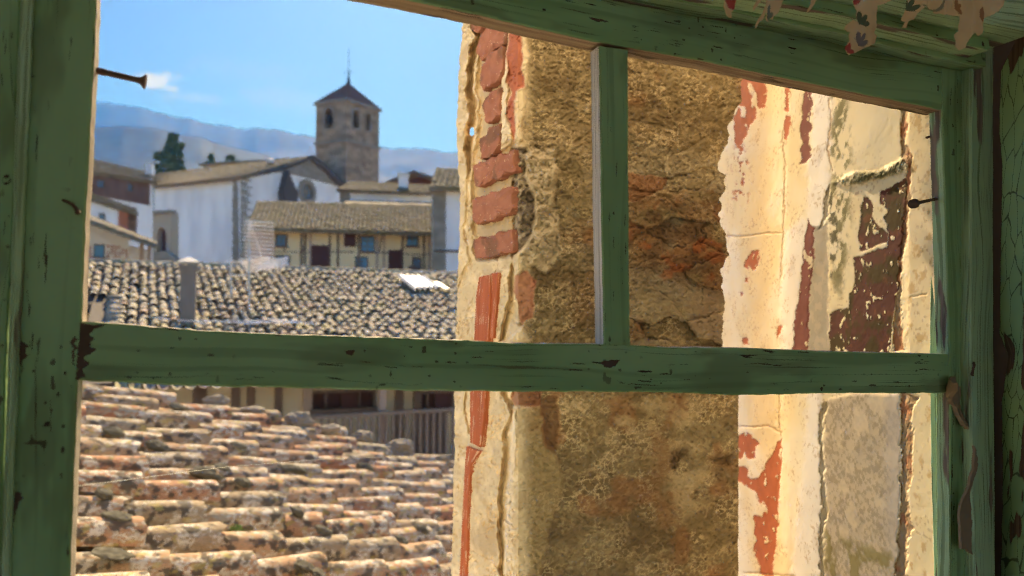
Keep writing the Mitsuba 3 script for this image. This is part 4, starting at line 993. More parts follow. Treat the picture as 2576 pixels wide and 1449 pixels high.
put('roof_bed', roofpoly(-2.5, .347, 0, 3.4, .0), 'slate_dark', long_)
for c in range(-7, 36):   # ridge caps
    m = tile_shell(.40, .10, .12, .014, 3, 7, c + 900, .006, .012)
    put_tile(long_, m, R0 + G2 * c * .34 + np.array([0, 0, .015]), G2 + np.array([0, 0, .03]), np.array([0, 0, 1.]), 'old_tile', name='ridge_tile')
back = [R0 + G2 * t + v for t, v in ((-2.5, np.zeros(3)), (12.5, np.zeros(3)), (12.5, G1 * 5 - np.array([0, 0, 1.5])), (-2.5, G1 * 5 - np.array([0, 0, 1.5])))]
put('back_slope', prism(back, [0, 0, -.1]), 'old_tile', long_, uv=None) if False else put('back_slope', prism(back, [0, 0, -.1]), 'slate_dark', long_)
fw = R0 - G1 * 6.5
FB = Facade(fw, G2)
zt = R0[2] - TS * 6.5 - .12
x_of = lambda px: float(FB.uvz(px, 1000)[0])
wall_ = sbox(x_of(284), 0, x_of(1290), zt)
wins = [FB.rect(779, 984, 946, 1030), FB.rect(1052, 984, 1142, 1030)]
put('wall', FB.solid(wall_.difference(unary_union(wins)), -.3, 0), 'cream_render', long_)
for x0, x1, m_ in ((486, 509, 'dark_timber'), (583, 594, 'dark_timber'), (622, 632, 'dark_timber'), (692, 701, 'dark_timber'), (763, 776, 'pale_timber'), (994, 1010, 'dark_timber'), (1040, 1050, 'dark_timber')):
    put('timber_post', FB.solid(FB.rect(x0, 925, x1, 1500).intersection(sbox(-99, 0, 99, zt - .01)), -.02, .05), m_, long_)
for w_, (x0, x1) in zip(wins, ((779, 946), (1052, 1142))):
    k = put('window', FB.solid(w_.buffer(.0, join_style=2).difference(w_.buffer(-.05, join_style=2)), -.14, .03), 'dark_timber', long_)
    put('boarding', FB.solid(w_.buffer(-.05, join_style=2), -.12, -.10), 'brown_shutter', k)
    for fx in np.linspace(x0, x1, 5)[1:-1]:
        put('mullion', FB.solid(FB.rect(fx - 2.5, 986, fx + 2.5, 1029), -.098, .015), 'dark_timber', k)
    put('board', FB.solid(FB.rect((x0 + x1) / 2 - 4, 990, (x0 + x1) / 2 + 36, 1028), .018, .03), 'brown_shutter', k)
    put('sill', FB.solid(FB.rect(x0 - 3, 1031, x1 + 3, 1036), .002, .1), 'dark_timber', k)
put('wall_plate', FB.solid(sbox(x_of(486), zt - .16, x_of(1290), zt - .001), .052, .16), 'dark_timber', long_)
BF = Facade(fw - G1 * .85, G2)
bx0, bx1 = float(BF.uvz(762, 1040)[0]), float(BF.uvz(1230, 1040)[0])
ztop = float(BF.uvz(950, 1036)[1]); zbot = ztop - .98
bal = put('balcony', BF.solid(sbox(bx0, zbot - .16, bx1, zbot - .03), -.84, .06), 'dark_timber', long_)
put('handrail', BF.solid(sbox(bx0, ztop - .055, bx1, ztop), -.05, .05), 'weathered_timber', bal)
put('bottom_rail', BF.solid(sbox(bx0, zbot + .06, bx1, zbot + .11), -.035, .035), 'pale_timber', bal)
for q_ in np.arange(bx0 + .05, bx1, .112):
    put('baluster', BF.solid(sbox(q_ - .020, zbot + .112, q_ + .020, ztop - .057), -.02 + rng.normal(0, .004), .02), 'weathered_timber', bal)
for px in (966, 1200):
    c_ = float(BF.uvz(px, 1040)[0])
    put('balcony_post', BF.solid(sbox(c_ - .055, zbot - .03, c_ + .055, zt - .25), -.17, -.06), 'pale_timber', bal)
put('wall', FB.solid(sbox(x_of(779), zbot - 3, x_of(1290), zbot - .4), .0025, .03), 'cream_render', long_)
put('door', FB.solid(FB.rect(1056, 1040, 1120, 1200), .003, .05), 'dark_timber', long_)
# left wing wall with its gutter
FL_ = Facade(R0 - G1 * 2.75, G2)
zl = R0[2] - TS * 2.75 - .15
put('wing_wall', FL_.solid(sbox(-2.4, 0, float(FL_.uvz(276, 780)[0]), zl), -.3, 0), 'cream_render', long_)
gz = R0 - G1 * 3.36; gzz = R0[2] - TS * 3.36 - .06
put('gutter', tube([[*(gz + G2 * -2.4)[:2], gzz], [*(gz + G2 * float((hit(292, 750, gz, -G1) - gz) @ G2))[:2], gzz - .02]], .075, 10), 'slate_dark', long_)
for i in range(9):
    s = 3.2 + i * .36
    p = R0 + G2 * (float((hit(300, 750, gz, -G1) - gz) @ G2) - .04) + SD * s
    put('verge_stone', lump(p, [.15, .2, .13], 500 + i, .4, 2, 1.5), 'grey_stone', long_, smooth=True)
# plastic light sheets among the tiles
onroof = lambda px, py, h_: hit(px, py, R0 + SN * h_, SN)
sk = []
a_, b_, c_, d__ = (onroof(x, y, .17) for x, y in ((994, 697), (1064, 700), (1102, 728), (1036, 731)))
U_, V_ = np.meshgrid(np.linspace(0, 1, 41), np.linspace(0, 1, 4))
G = (a_ * ((1 - U_) * (1 - V_))[..., None] + b_ * (U_ * (1 - V_))[..., None] + c_ * (U_ * V_)[..., None] + d__ * ((1 - U_) * V_)[..., None]) + SN * (.085 * np.abs(np.cos(U_ * np.pi * 5)))[..., None]
sk = grid_mesh(G); sk2 = grid_mesh((G - SN * .012)[:, ::-1])
put('roof_light', cat([sk, sk2]), 'white_plastic', long_, smooth=True)
a_, c_ = onroof(1090, 712, .2), onroof(1118, 728, .2)
put('roof_light', cat([prism([a_, a_ + G2 * .12, c_ + G2 * .12, c_], SN * .03)]), 'white_plastic', long_)

# chimney with a sheet metal cap
cp = onroof(472, 822, .02)
chim = thing('chimney', 'tall grey chimney shaft with a pointed metal cap standing on the balcony house roof', 'chimney')
wch = 47 * cp[1] / FOC / 1.33
topz = float(at(475, 668, cp[1])[2])
def box_on(c, e, w, d, z0, z1):
    e = np.asarray(e, float)[:2]; f = np.array([-e[1], e[0]]); c = np.asarray(c)[:2]
    q = [c + e * w / 2 * i + f * d / 2 * j for i, j in ((-1, -1), (1, -1), (1, 1), (-1, 1))]
    return prism([[x, y, z0] for x, y in q], [0, 0, z1 - z0])
ce = np.array([.94, .34])
put('shaft', box_on(cp, ce, wch, wch, cp[2] - .3, topz), 'fibre_cement', chim)
put('collar', box_on(cp, ce, wch * 1.0 + .04, wch + .04, topz - .10, topz - .02), 'fibre_cement', chim)
ch = float(at(475, 660, cp[1])[2]); ca = float(at(475, 645, cp[1])[2])
for i, j in ((-1, -1), (1, -1), (1, 1), (-1, 1)):
    f = np.array([-ce[1], ce[0]]); b = cp[:2] + ce * i * wch * .36 + f * j * wch * .36
    put('cap_leg', tube([[*b, topz - .01], [*b, ch + .01]], .012, 6), 'zinc', chim)
f = np.array([-ce[1], ce[0]]); q = [cp[:2] + ce * i * wch * .74 + f * j * wch * .74 for i, j in ((-1, -1), (1, -1), (1, 1), (-1, 1))]
cv = np.array([[*x, ch] for x in q] + [[*cp[:2], ca]] + [[*x, ch - .02] for x in q])
m = trimesh.Trimesh(cv, [[0, 1, 4], [1, 2, 4], [2, 3, 4], [3, 0, 4], [5, 7, 6], [5, 8, 7]] + sum([[[i, i + 5, (i + 1) % 4], [(i + 1) % 4, i + 5, (i + 1) % 4 + 5]] for i in range(4)], []), process=False); m.fix_normals()
put('cap', m, 'zinc', chim)

# television aerials
def aerial(lab, mast_px, base, mast_top, rods, boom):
    k = thing('aerial', lab, 'antenna', 'television aerials on the long roof')
    b = onroof(*base, .0)
    put('mast', tube([b - [0, 0, .1], at(mast_px[0], mast_top, b[1])], .022, 8), 'zinc', k)
    y0 = b[1]
    put('boom', tube([at(boom[0], boom[1], y0 - .3), at(boom[2], boom[3], y0 + .3)], .012, 6), 'aluminium', k)
    for x0, y0_, x1, y1_, dd in rods:
        put('rod', tube([at(x0, y0_, y0 + dd), at(x1, y1_, y0 + dd)], .014, 6), 'aluminium', k)
rods = [(612 + i * .5, 556 + i * 9.6, 688 - (i > 6) * 4 + i * .4, 561 + i * 9.6, -.35 + i * .07) for i in range(10)][::1]
aerial('aerial on the left one of two masts, before the church corner stones', (581, 0), (581, 760), 650, [(564, 656, 600, 660, 0.), (572, 690, 622, 694, 0.)] + [(600 + i * 3, 652 + i * 5.2, 680 + i * 4, 650 + i * 4, -.2 + .08 * i) for i in range(7)], (566, 658, 726, 664))
aerial('aerial of many stacked short rods on the right mast before the yellow house', (627, 0), (627, 786), 556, rods + [(640 + i * 6, 676 - i * 4, 716 + i * 2, 672 - i * 5, -.1 + .06 * i) for i in range(6)], (630, 560, 660, 650))
aerial('low aerial with long horizontal rods just above the cross bar', (446, 0), (446, 822), 795, [(373, 797, 528, 815, 0), (478, 822, 540, 826, .1), (498, 818, 590, 824, .2), (584, 811, 655, 814, .3), (535, 820, 600, 823, .35), (628, 807, 720, 812, .4), (668, 802, 770, 812, .5), (686, 806, 790, 814, .55), (648, 820, 692, 823, .5), (690, 816, 730, 820, .6)], (446, 806, 760, 812))
# ------------------------------------------------------------------ houses beyond
def tiled_sheet(A, B, C_, D_, ncol, nrow, amp, th=.12, seed=1):
    """a tiled roof slope: A-B the eave, D-C the ridge; rows of half round tiles stepped in courses"""
    A, B, C_, D_ = (np.asarray(x, float) for x in (A, B, C_, D_))
    n = np.cross(B - A, D_ - A); n /= np.linalg.norm(n); n = n * np.sign(n[2] + 1e-9)
    u = np.linspace(0, 1, ncol * 6 + 1); v = np.repeat(np.linspace(0, 1, nrow + 1), 2)[1:-1]
    U, Vv = np.meshgrid(u, v)
    P = A * ((1 - U) * (1 - Vv))[..., None] + B * (U * (1 - Vv))[..., None] + C_ * (U * Vv)[..., None] + D_ * ((1 - U) * Vv)[..., None]
    row = (np.arange(len(v)) // 2)[:, None]; col = np.floor(U * ncol - 1e-6)
    jit = meshkit.noise(np.stack([col * 1.7 + seed, row * 1.9 + 0 * col, col * 0], -1), seed)
    h = np.abs(np.sin(U * np.pi * ncol)) ** .7 * amp + (1 - np.arange(len(v)) % 2)[:, None] * amp * .45 + (jit - .5) * amp * .7
    top = P + n * h[..., None]
    bot = P - n * th
    ms = [grid_mesh(top), grid_mesh(bot[:, ::-1])]
    for a, b in ((top[0], bot[0]), (bot[-1], top[-1])): ms.append(grid_mesh(np.stack([a, b], 0)))
    for a, b in ((bot[:, 0], top[:, 0]), (top[:, -1], bot[:, -1])): ms.append(grid_mesh(np.stack([a, b], 1)))
    m = cat(ms)
    ids = np.concatenate([(row * 977 + col).reshape(-1)] * 2 + [np.zeros(sum(len(x.vertices) for x in ms[2:]))])
    return m, np.stack([ids * 10 + 5 + seed * 1e4, ids * 0], -1)

def put_roof(parent, sheet, bsdf='far_tile', name='roof'):
    m, uv = sheet
    return put(name, m, bsdf, parent, uv=uv)

def window(F, parent, x0, y0, x1, y1, frame='dark_timber', pane='blue_glass', depth=.10, bars=(1, 1), fw_=.05, sill=True):
    s = F.rect(x0, y0, x1, y1)
    k = put('window', F.solid(s.difference(s.buffer(-fw_, join_style=2)), -depth, .02), frame, parent)
    put('pane', F.solid(s.buffer(-fw_, join_style=2), -depth - .03, -depth + .0), pane, k)
    a, b, c, d = s.bounds
    for i in range(bars[0]):
        x = a + (c - a) * (i + 1) / (bars[0] + 1); put('bar', F.solid(sbox(x - .02, b + fw_, x + .02, d - fw_), -depth + .003, -depth + .04), frame, k)
    for i in range(bars[1]):
        z = b + (d - b) * (i + 1) / (bars[1] + 1); put('bar', F.solid(sbox(a + fw_, z - .015, c - fw_, z + .015), -depth + .004, -depth + .03), frame, k)
    if sill: put('sill', F.solid(sbox(a - .06, b - .06, c + .06, b - .002), .002, .12), frame, k)
    return s
def ext_down(F, poly, holes=()):
    p = F.poly(poly)
    return p.difference(unary_union(list(holes))) if holes else p

# --- cream half timbered house
yel = thing('cream_house', 'long cream house with brown shutters and blue panes behind the aerials', 'house')
FY = Facade.through(at(690, HZ, 31.), at(1092, HZ, 32.4))
holes = [FY.rect(693, 588, 723, 620), FY.rect(693, 641, 730, 682), FY.rect(907, 592, 943, 634), FY.rect(893, 645, 926, 682), FY.rect(1022, 592, 1053, 620), FY.rect(1037, 646, 1060, 680)]
put('wall', FY.solid(ext_down(FY, [(622, 572), (1094, 586), (1094, 900), (622, 900)], holes), -.3, 0), 'ochre_render', yel)
for a in ((693, 588, 723, 620), (693, 641, 730, 682), (907, 592, 943, 634), (893, 645, 926, 682)): window(FY, yel, *a, frame='dark_timber', bars=(1, 2))
window(FY, yel, 1022, 592, 1053, 620, bars=(1, 0)); window(FY, yel, 1037, 646, 1060, 680, bars=(1, 1), fw_=.09)
for a in ((784, 617, 826, 700), (977, 629, 1009, 700)): put('door', FY.solid(FY.rect(*a), .004, .05), 'brown_shutter', yel)
put('shutter', FY.solid(FY.rect(866, 588, 895, 621), .004, .06), 'brown_shutter', yel)
put('lean_to', FY.solid(FY.rect(1026, 672, 1050, 700), .01, .6), 'dark_timber', yel)
for x in (758, 767, 780, 829, 850, 902, 948, 966, 1012, 1066, 1080): put('timber_post', FY.solid(FY.rect(x - 2, 585, x + 2, 720), -.02, .025), 'dark_timber' if x % 3 else 'pale_timber', yel)
for (x0, x1, y) in ((686, 784, 634), (826, 893, 634), (943, 977, 636), (1009, 1092, 640)): put('timber_beam', FY.solid(FY.rect(x0, y - 2, x1, y + 2), -.02, .032), 'dark_timber', yel)
for x, w_ in ((770, 9), (960, 9), (720, 8), (1015, 8)): put('brace', FY.solid(FY.poly([(x, 590), (x + 4, 590), (x + 4 - w_, 632), (x - w_, 632)]), -.02, .018), 'dark_timber', yel)
put_roof(yel, tiled_sheet(at(618, 574, 30.2), at(1096, 588, 31.6), at(1092, 518, 36.5), at(646, 508, 35.2), 40, 20, .075, seed=3))
put('brick_bay', FY.solid(ext_down(FY, [(623, 584), (690, 586), (690, 800), (623, 800)]), .002, .04), 'pale_brick', yel)
put('eave_board', FY.solid(ext_down(FY, [(622, 577), (1094, 591), (1094, 597), (622, 583)]), .45, .5), 'dark_timber', yel)
put('back_slope', prism([at(646, 509, 35.25), at(1092, 519, 36.55), at(1092, 519, 36.55) + [-2, 5, -2.5], at(646, 509, 35.25) + [-2, 5, -2.5]], [0, 0, -.1]), 'slate_dark', yel)
put('end_wall', prism([at(690, HZ, 31.) * [1, 1, 0] + [-1.0, .1, 0], at(690, HZ, 31.) * [1, 1, 0] + [-.7, .1, 0], at(690, HZ, 31.) * [1, 1, 0] + [-1.9, 8, 0], at(690, HZ, 31.) * [1, 1, 0] + [-2.2, 8, 0]], [0, 0, 10.4]), 'ochre_render', yel)

# --- grey stone corner building on the right
gst = thing('stone_corner_house', 'grey stone house with white panels and a tiled roof beside the pier', 'house')
FG = Facade.through(at(1088, HZ, 29.), at(1300, HZ, 30.))
put('stone_wall', FG.solid(ext_down(FG, [(1090, 480), (1121, 481), (1121, 900), (1090, 900)]), -.4, .04), 'grey_stone', gst)
put('white_wall', FG.solid(ext_down(FG, [(1121, 481), (1420, 486), (1420, 900), (1121, 900)]), -.4, 0), 'white_render', gst)
put('cornice', FG.solid(ext_down(FG, [(1082, 470), (1420, 476), (1420, 484), (1082, 481)]), -.3, .28), 'grey_stone', gst)
put('string_course', FG.solid(ext_down(FG, [(1090, 629), (1420, 632), (1420, 636), (1090, 634)]), .041, .09), 'slate_dark', gst)
put_roof(gst, tiled_sheet(at(1079, 473, 28.6), at(1430, 478, 29.6), at(1430, 430, 33), at(1097, 425, 32.), 26, 11, .08, seed=5))
put('side_wall', prism([at(1090, HZ, 29.) * [1, 1, 0] + [0, .42, 0], at(1090, HZ, 29.) * [1, 1, 0] + [.4, .42, 0], at(1097, HZ, 33.) * [1, 1, 0] + [.4, 0, 0], at(1097, HZ, 33.) * [1, 1, 0]], [0, 0, 12.3]), 'grey_stone', gst)

# --- low white house with a dark roof before the tower
low = thing('low_white_house', 'low white house with a dark tiled roof in front of the bell tower', 'house')
FW_ = Facade.through(at(860, HZ, 41.), at(1090, HZ, 42.5))
put('wall', FW_.solid(ext_down(FW_, [(880, 481), (1088, 488), (1088, 640), (880, 640)]), -.4, 0), 'white_render', low)
put('side_wall', FW_.solid(ext_down(FW_, [(856, 478), (880, 480), (880, 640), (856, 640)]), -.4, .03), 'grey_stone', low)
put_roof(low, tiled_sheet(at(846, 478, 40.6), at(1092, 487, 42.), at(1080, 466, 45.5), at(880, 458, 44.5), 34, 9, .07, seed=7))
put('lower_roof', prism([at(866, 515, 38.5), at(1088, 520, 40.), at(1088, 508, 41.4), at(868, 503, 40.)], [0, 0, -.12]), 'slate_dark', low)
ch_ = put('chimney', box_on(at(1012, HZ, 43.5), np.array([.95, .3]), .5, .5, at(1012, 472, 43.5)[2] - .5, at(1012, 446, 43.5)[2]), 'white_render', low)
put('cap', box_on(at(1012, HZ, 43.5), np.array([.95, .3]), .62, .62, at(1012, 445.9, 43.5)[2], at(1012, 438, 43.5)[2]), 'pale_metal', ch_)
gab = thing('red_gable_house', 'small maroon gable under a dark roof behind the low white house', 'house')
FR = Facade.through(at(960, HZ, 48.), at(1090, HZ, 49.))
put('gable', FR.solid(ext_down(FR, [(962, 470), (1040, 441), (1084, 456), (1084, 520), (962, 520)]), -.3, 0), 'brown_shutter', gab)
pk, lf, rt = at(1040, 436, 47.6), at(955, 471, 47.6), at(1090, 453, 47.6)
for a, b in ((lf, pk), (pk, rt)): put('roof', prism([a, b, b + [1.2, 4, 0], a + [1.2, 4, 0]], [0, 0, .22]), 'slate_dark', gab)

# --- the church
chu = thing('church', 'white rendered church with a long tiled nave roof and a round window', 'church')
LWp = Facade.through(at(600, HZ, 85.), at(390, HZ, 91.))
GWp = Facade.through(at(603, HZ, 85.), at(870, HZ, 101.))
put('nave_wall', LWp.solid(ext_down(LWp, [(389, 464), (603, 442), (603, 800), (389, 800)]), -.8, 0), 'white_render', chu)
rose = GWp.uvz(772, 483); rr = 27 * 95 / FOC
from shapely.geometry import Point
rs = Point(rose).buffer(rr)
gpoly = GWp.poly([(603, 443), (706, 427), (783, 397), (858, 466), (866, 560), (866, 800), (603, 800)])
upper_ = GWp.poly([(706, 430), (783, 397), (858, 466)])
put('gable_wall', GWp.solid(gpoly.difference(rs), -.8, 0), 'white_render', chu)
put('stone_gable', GWp.solid(GWp.poly([(700, 431), (783, 400), (850, 464), (846, 467), (775, 449), (707, 432)]), .003, .12), 'grey_stone', chu)
put('rose_frame', GWp.solid(rs.buffer(.25).difference(Point(rose).buffer(rr * .72)), -.3, .15), 'grey_stone', chu)
rk = put('rose_window', GWp.solid(Point(rose).buffer(rr * .74), -.6, -.35), 'window_glass', chu)
put('hub', GWp.solid(Point(rose).buffer(rr * .18), -.34, -.2), 'grey_stone', rk)
for i in range(8):
    a = i * math.pi / 4; c, s = math.cos(a), math.sin(a)
    q = [(rr * .17, -.09), (rr * .73, -.09), (rr * .73, .09), (rr * .17, .09)]
    put('spoke', GWp.solid(Polygon([(rose[0] + x * c - y * s, rose[1] + x * s + y * c) for x, y in q]), -.34, -.21), 'grey_stone', rk)
put('dark_buttress', GWp.solid(GWp.poly([(699, 640), (699, 480), (704, 462), (710, 440), (713, 430), (717, 446), (727, 468), (735, 484), (735, 640)]), .003, 1.0), 'slate_dark', chu)
rgq = np.random.default_rng(5)
for i, y in enumerate(np.arange(448, 668, 9.2)):   # corner stones, long and short
    w_ = 26 if i % 2 == 0 else 15
    put('quoin', LWp.solid(LWp.rect(605 - 12 - rgq.uniform(0, 5), y, 604, y + 8.6), -.3, .28 + rgq.uniform(0, .06)), 'grey_stone', chu)
    put('quoin', GWp.solid(GWp.rect(604.5, y, 604 + w_ + rgq.uniform(-2, 3), y + 8.6), -.02, .22 + rgq.uniform(0, .06)), 'grey_stone', chu)
put_roof(chu, tiled_sheet(at(382, 469, 90.2), at(607, 446, 84.), at(785, 394, 95.5), at(378, 440, 104.), 60, 24, .14, .3, seed=9))
put_roof(chu, tiled_sheet(at(866, 470, 100.), at(872, 462, 108), at(500, 412, 107.), at(785, 394, 95.4), 12, 14, .12, .3, seed=10))
put('verge', tube([at(604, 446, 84.4), at(706, 426, 90.), at(784, 396, 94.4)], .28, 6), 'slate_dark', chu)
put('verge', tube([at(784, 396, 94.4), at(822, 428, 97.), at(862, 469, 99.3)], .42, 6), 'slate_dark', chu)
put('roof_vent', lump(at(680, 406, 92.), [.5, .5, .4], 3, .2, 2), 'pale_metal', chu, smooth=True)
# stone portal
FP = Facade.through(at(388, HZ, 78.), at(432, HZ, 77.))
arch = FP.poly([(395, 640), (395, 590), (399, 578), (407, 572), (414, 578), (418, 590), (418, 640)])
por = thing('church_portal', 'tan stone portal with an arched doorway at the left end of the church', 'portal')
put('masonry', FP.solid(FP.poly([(385, 536), (430, 534), (430, 700), (385, 700)]).difference(arch), -1.0, 0), 'cream_stone', por)
put('door', FP.solid(arch, -.8, -.6), 'brown_shutter', por)
put('cornice', FP.solid(FP.rect(383, 532, 432, 537), -.6, .25), 'grey_stone', por)
k = put('garden_wall', FP.solid(FP.poly([(392, 640), (440, 634), (462, 650), (470, 672), (470, 760), (388, 760)]), .5, 1.2), 'grey_stone'); labels[k] = {'label': 'low grey stone wall at the foot of the church portal', 'category': 'wall'}
# --- bell tower
tow = thing('bell_tower', 'square grey stone bell tower with a low pyramid roof and a thin rod', 'tower')
cF, cL, cR = at(866, HZ, 100.), at(788, HZ, 102.), at(949, HZ, 105.)
TL, TR = Facade.through(cL, cF), Facade.through(cF, cR)
ztp = float(at(866, 247, 100.)[2]); zst = float(at(866, 353, 100.)[2])
def tower_face(F, a, b, arches):
    x0, x1 = sorted((float((a - F.P0) @ F.e), float((b - F.P0) @ F.e)))
    sh = sbox(x0, 0, x1, ztp)
    ar = [F.poly(p) for p in arches]
    put('wall', F.solid(sh.difference(unary_union(ar)), -.7, 0), 'tower_stone', tow)
    for q in ar:
        k = put('belfry_opening', F.solid(q.buffer(.3), -1.6, -1.4), 'tower_stone', tow)
        put('arch_ring', F.solid(q.buffer(.28).difference(q), -.02, .09), 'grey_stone', k)
    put('string_course', F.solid(sbox(x0 - .12, zst - .2, x1 + .12, zst + .2), .002, .22), 'grey_stone', tow)
    put('cornice', F.solid(sbox(x0 - .2, ztp - .45, x1 + .2, ztp - .02), .002, .3), 'grey_stone', tow)
arc = lambda x0, x1, y0, y1: [(x0, y1), (x0, y0 + 8), (x0 + (x1 - x0) * .2, y0 + 3), ((x0 + x1) / 2, y0), (x1 - (x1 - x0) * .2, y0 + 3), (x1, y0 + 8), (x1, y1)]
tower_face(TL, cL, cF, [arc(817, 838, 272, 322)])
tower_face(TR, cF, cR, [arc(888, 903, 276, 322), arc(920, 932, 284, 328)])
cB = cL + (cR - cF)
put('back_walls', prism([[*(cL + (cB - cL) * .02)[:2], 0], [*cB[:2], 0], [*(cR + (cB - cR) * .02)[:2], 0], [*((cL + cR) / 2)[:2], 0]], [0, 0, ztp - .05]), 'tower_stone', tow)
ctr = (cL + cR) / 2
bell = lump([0, 0, 0], [.5, .5, .6], 5, .05, 2); bell.apply_translation([*(TL.point(828, 300, -.85))]); put('bell', bell, 'spire_iron', tow, smooth=True)
apex = np.array([ctr[0], ctr[1], float(at(872, 208, ctr[1])[2])])
corn = [ctr + (c - ctr) * 1.09 for c in (cL, cF, cR, cB)]
for i in range(4):
    a, b = corn[i].copy(), corn[(i + 1) % 4].copy(); a[2] = b[2] = ztp - .1
    m = trimesh.Trimesh([a, b, apex, a - [0, 0, .3], b - [0, 0, .3], apex - [0, 0, .5]], [[0, 1, 2], [3, 5, 4], [0, 3, 1], [1, 3, 4], [1, 4, 2], [2, 4, 5], [2, 5, 0], [0, 5, 3]], process=False); m.fix_normals()
    put('roof', m, 'brick_roof', tow)
put('finial', tube([apex - [0, 0, .4], apex + [0, 0, .5], apex + [0, 0, 1.1], apex + [0, 0, 2.2]], [.35, .2, .1, .04], 10), 'spire_iron', tow, smooth=40)
rt_ = np.array([*apex[:2], float(at(872, 120, apex[1])[2])])
put('rod', tube([apex + [0, 0, 2.0], rt_], .03, 6), 'spire_iron', tow)
vz = float(at(872, 182, apex[1])[2])
put('cross_arm', tube([[apex[0] - .5, apex[1], vz], [apex[0] + .5, apex[1], vz]], .05, 6), 'spire_iron', tow)

# --- houses at the left edge
h1 = thing('timber_house', 'house with a brown boarded upper storey at the left edge below the hills', 'house')
F1 = Facade.through(at(222, HZ, 52.), at(388, HZ, 56.))
hw = [F1.rect(245, 451, 263, 474), F1.rect(320, 460, 335, 483)]
xb = np.linspace(180, 376, 29)
for a, b in zip(xb[:-1], xb[1:]):
    yt = lambda x: 429 + (x - 215) * .128; yb = lambda x: 487 + (x - 215) * .185
    pl = F1.poly([(a + .25, yt(a)), (b - .25, yt(b)), (b - .25, yb(b)), (a + .25, yb(a))]).difference(unary_union(hw))
    if pl.area > .01: put('board', F1.solid(pl, .0, .05 + .03 * rng.random()), 'brown_boards', h1)
put('wall', F1.solid(F1.poly([(180, 425), (384, 450), (384, 700), (180, 700)]).difference(unary_union(hw)), -.4, -.003), 'white_render', h1)
for a in ((245, 451, 263, 474), (320, 460, 335, 483)): window(F1, h1, *a, depth=.12, bars=(1, 1))
put('hatch', F1.solid(F1.rect(285, 441, 300, 454), .09, .13), 'brown_shutter', h1)
put_roof(h1, tiled_sheet(at(170, 425, 50.5), at(396, 459, 55.5), at(364, 433, 61.), at(170, 386, 57.), 34, 12, .10, .2, seed=13))
put('chimney', box_on(at(367, HZ, 58.), np.array([1., .2]), .5, .5, at(367, 440, 58.)[2], at(367, 412, 58.)[2]), 'white_render', h1)
h2 = thing('white_cottage', 'small white house with a sloping dark roof edge and one little window at the left', 'house')
F2 = Facade.through(at(215, HZ, 40.), at(300, HZ, 41.))
w2 = F2.rect(249, 536, 264, 555)
put('wall', F2.solid(F2.poly([(180, 490), (222, 501), (298, 525), (298, 700), (180, 700)]).difference(w2), -.3, 0), 'white_render', h2)
window(F2, h2, 249, 536, 264, 555, pane='window_glass', bars=(0, 0))
put_roof(h2, tiled_sheet(at(175, 483, 39.3), at(348, 538, 41.3), at(340, 526, 45.), at(175, 468, 43.), 22, 8, .08, .15, seed=15))
ob = put('brick_stack', F2.solid(F2.rect(298.5, 527, 320, 600), -.5, .1), 'orange_brick', h2)
put('porch', F2.solid(F2.rect(321, 534, 347, 600), -1.2, -.4), 'dark_timber', h2)
put('porch_beam', F2.solid(F2.rect(320.5, 555, 352, 558), -.38, -.2), 'pale_timber', h2)
h3 = thing('brick_panel_house', 'cream gabled house with red brick infill and one blue window at the lower left', 'house')
F3 = Facade.through(at(215, HZ, 30.), at(325, HZ, 30.8))
w3 = F3.rect(236, 614, 263, 648)
put('wall', F3.solid(F3.poly([(170, 545), (219, 560), (324, 595), (324, 760), (170, 760)]).difference(w3), -.3, 0), 'limewash', h3)
window(F3, h3, 236, 614, 263, 648, bars=(0, 0), fw_=.03)
for r in range(6):
    for c in range(6):
        if rng.random() < .15: continue
        x0 = 269 + c * 9.2 + rng.uniform(-.6, .6); y0 = 617 + r * 8.2 + c * .5
        put('brick_panel', F3.solid(F3.rect(x0, y0, x0 + 6, y0 + 5.2), .002, .022), 'orange_brick', h3)
for r in range(5): put('brick_panel', F3.solid(F3.rect(222, 620 + r * 8, 230, 625 + r * 8), .002, .022), 'orange_brick', h3)
put_roof(h3, tiled_sheet(at(394, 617, 29.2), at(394, 612, 34.), at(165, 520, 34.), at(165, 533, 28.4), 20, 20, .06, .14, seed=17))
for x in (352, 372): put('porch_post', F3.solid(F3.rect(x, 600, x + 6, 760).intersection(sbox(-99, 0, 99, float(F3.uvz(x, 612)[1]))), -.2, 0.), 'pale_timber', h3)
put('porch_back', F3.solid(F3.poly([(325, 604), (388, 622), (388, 760), (325, 760)]), -2.0, -1.8), 'white_render', h3)

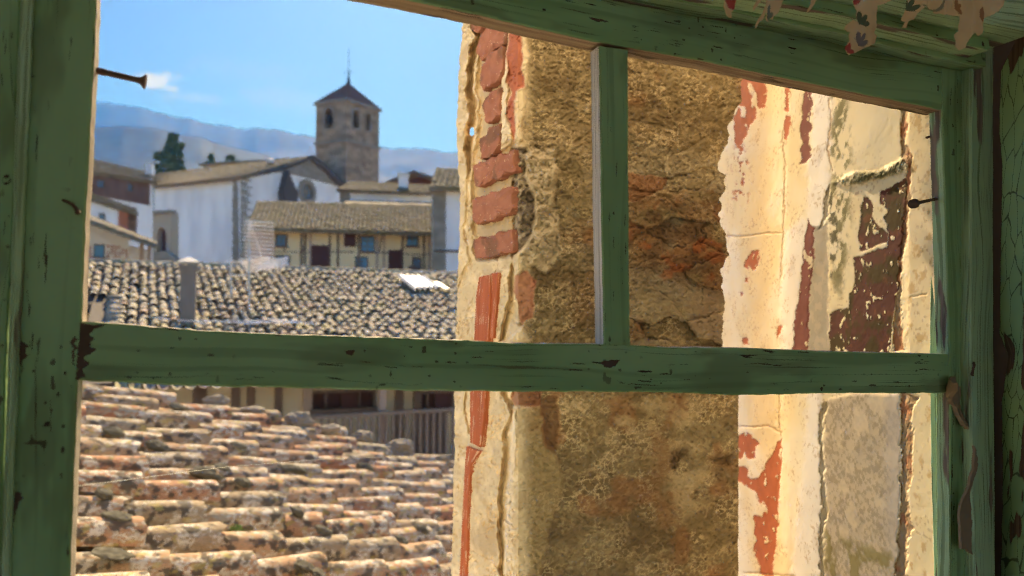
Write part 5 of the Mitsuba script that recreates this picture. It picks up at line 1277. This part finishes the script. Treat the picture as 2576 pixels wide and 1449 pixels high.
# ------------------------------------------------------------------ trees behind the church
def tree(name, lab, cat_, px, ytop, ybot, half, D, seed, kind, group=None):
    k = thing(name, lab, cat_, group)
    r = np.random.default_rng(seed)
    top, bot = at(px, ytop, D), at(px, ybot, D); H = top[2] - bot[2]; R = half * D / FOC
    base = np.array([bot[0], bot[1], 0.])
    put('trunk', tube([base, bot, bot + [0, 0, H * .5], top - [0, 0, H * .05]], [.5, .35, .22, .04], 8), 'bark', k)
    pts = []
    for i in range(80):
        t = r.random() ** .8
        prof = min(1., 1.15 * (1 - t) ** .8) * (.80 + .2 * math.sin(3 + t * 23)) if kind == 'fir' else math.sqrt(max(0, 1 - (2 * t - 1) ** 2))
        a = r.uniform(0, 6.283)
        rad = R * max(prof, .12) * r.uniform(.45, 1.0)
        pts.append((bot + [math.cos(a) * rad, math.sin(a) * rad, H * t], R * r.uniform(.10, .20) * (1.15 - .6 * t)))
    pts += [(bot + [0, 0, H * t], R * .25 * (1.1 - t)) for t in np.linspace(.1, .97, 12)]
    for b_, (c, s) in enumerate(pts[:9]): put('limb', tube([[bot[0], bot[1], c[2] - .1 * H], c], [.12, .03], 5), 'bark', k)
    V, Fc = [], []
    for c, s in pts:
        n = 150
        d = r.normal(0, 1, (n, 3)); d /= np.linalg.norm(d, axis=1, keepdims=True)
        p = c + d * s * r.uniform(.45, 1.1, (n, 1)) * [1, 1, .75]
        e1 = r.normal(0, 1, (n, 3)); e1 /= np.linalg.norm(e1, axis=1, keepdims=True); e2 = np.cross(e1, d); q = R * .06
        tri = np.stack([p - e1 * q, p + e1 * q, p + e2 * q * 2 + [0, 0, q * .5]], 1)
        b0 = sum(len(x) for x in V); V.append(tri.reshape(-1, 3)); Fc.append(b0 + np.arange(3 * n).reshape(-1, 3))
    put('crown', trimesh.Trimesh(np.vstack(V), np.vstack(Fc), process=False), 'leafage', k)
tree('conifer_tree', 'tall broad dark conifer rising behind the church roof', 'tree', 434, 340, 450, 62, 135., 3, 'fir')
tree('conifer_tree', 'small pointed conifer right of the tall one, behind the nave roof', 'tree', 530, 388, 440, 27, 130., 4, 'fir')
tree('leafy_tree', 'rounded leafy tree top nearest the bell tower behind the nave roof', 'tree', 581, 390, 430, 20, 128., 5, 'round')

# ------------------------------------------------------------------ haze round everything
if HAZE:
    top_ = 1250.0
    scene['haze'] = {'type': 'cube', 'to_world': TF().translate([0, 2000, (top_ - 1.5) / 2]).scale([9100, 9100, (top_ + 1.5) / 2]), 'bsdf': {'type': 'null'}, 'interior': {'type': 'ref', 'id': 'air'}}
    labels['haze'] = {'label': 'thin blue air between the window and the hills', 'kind': 'stuff'}
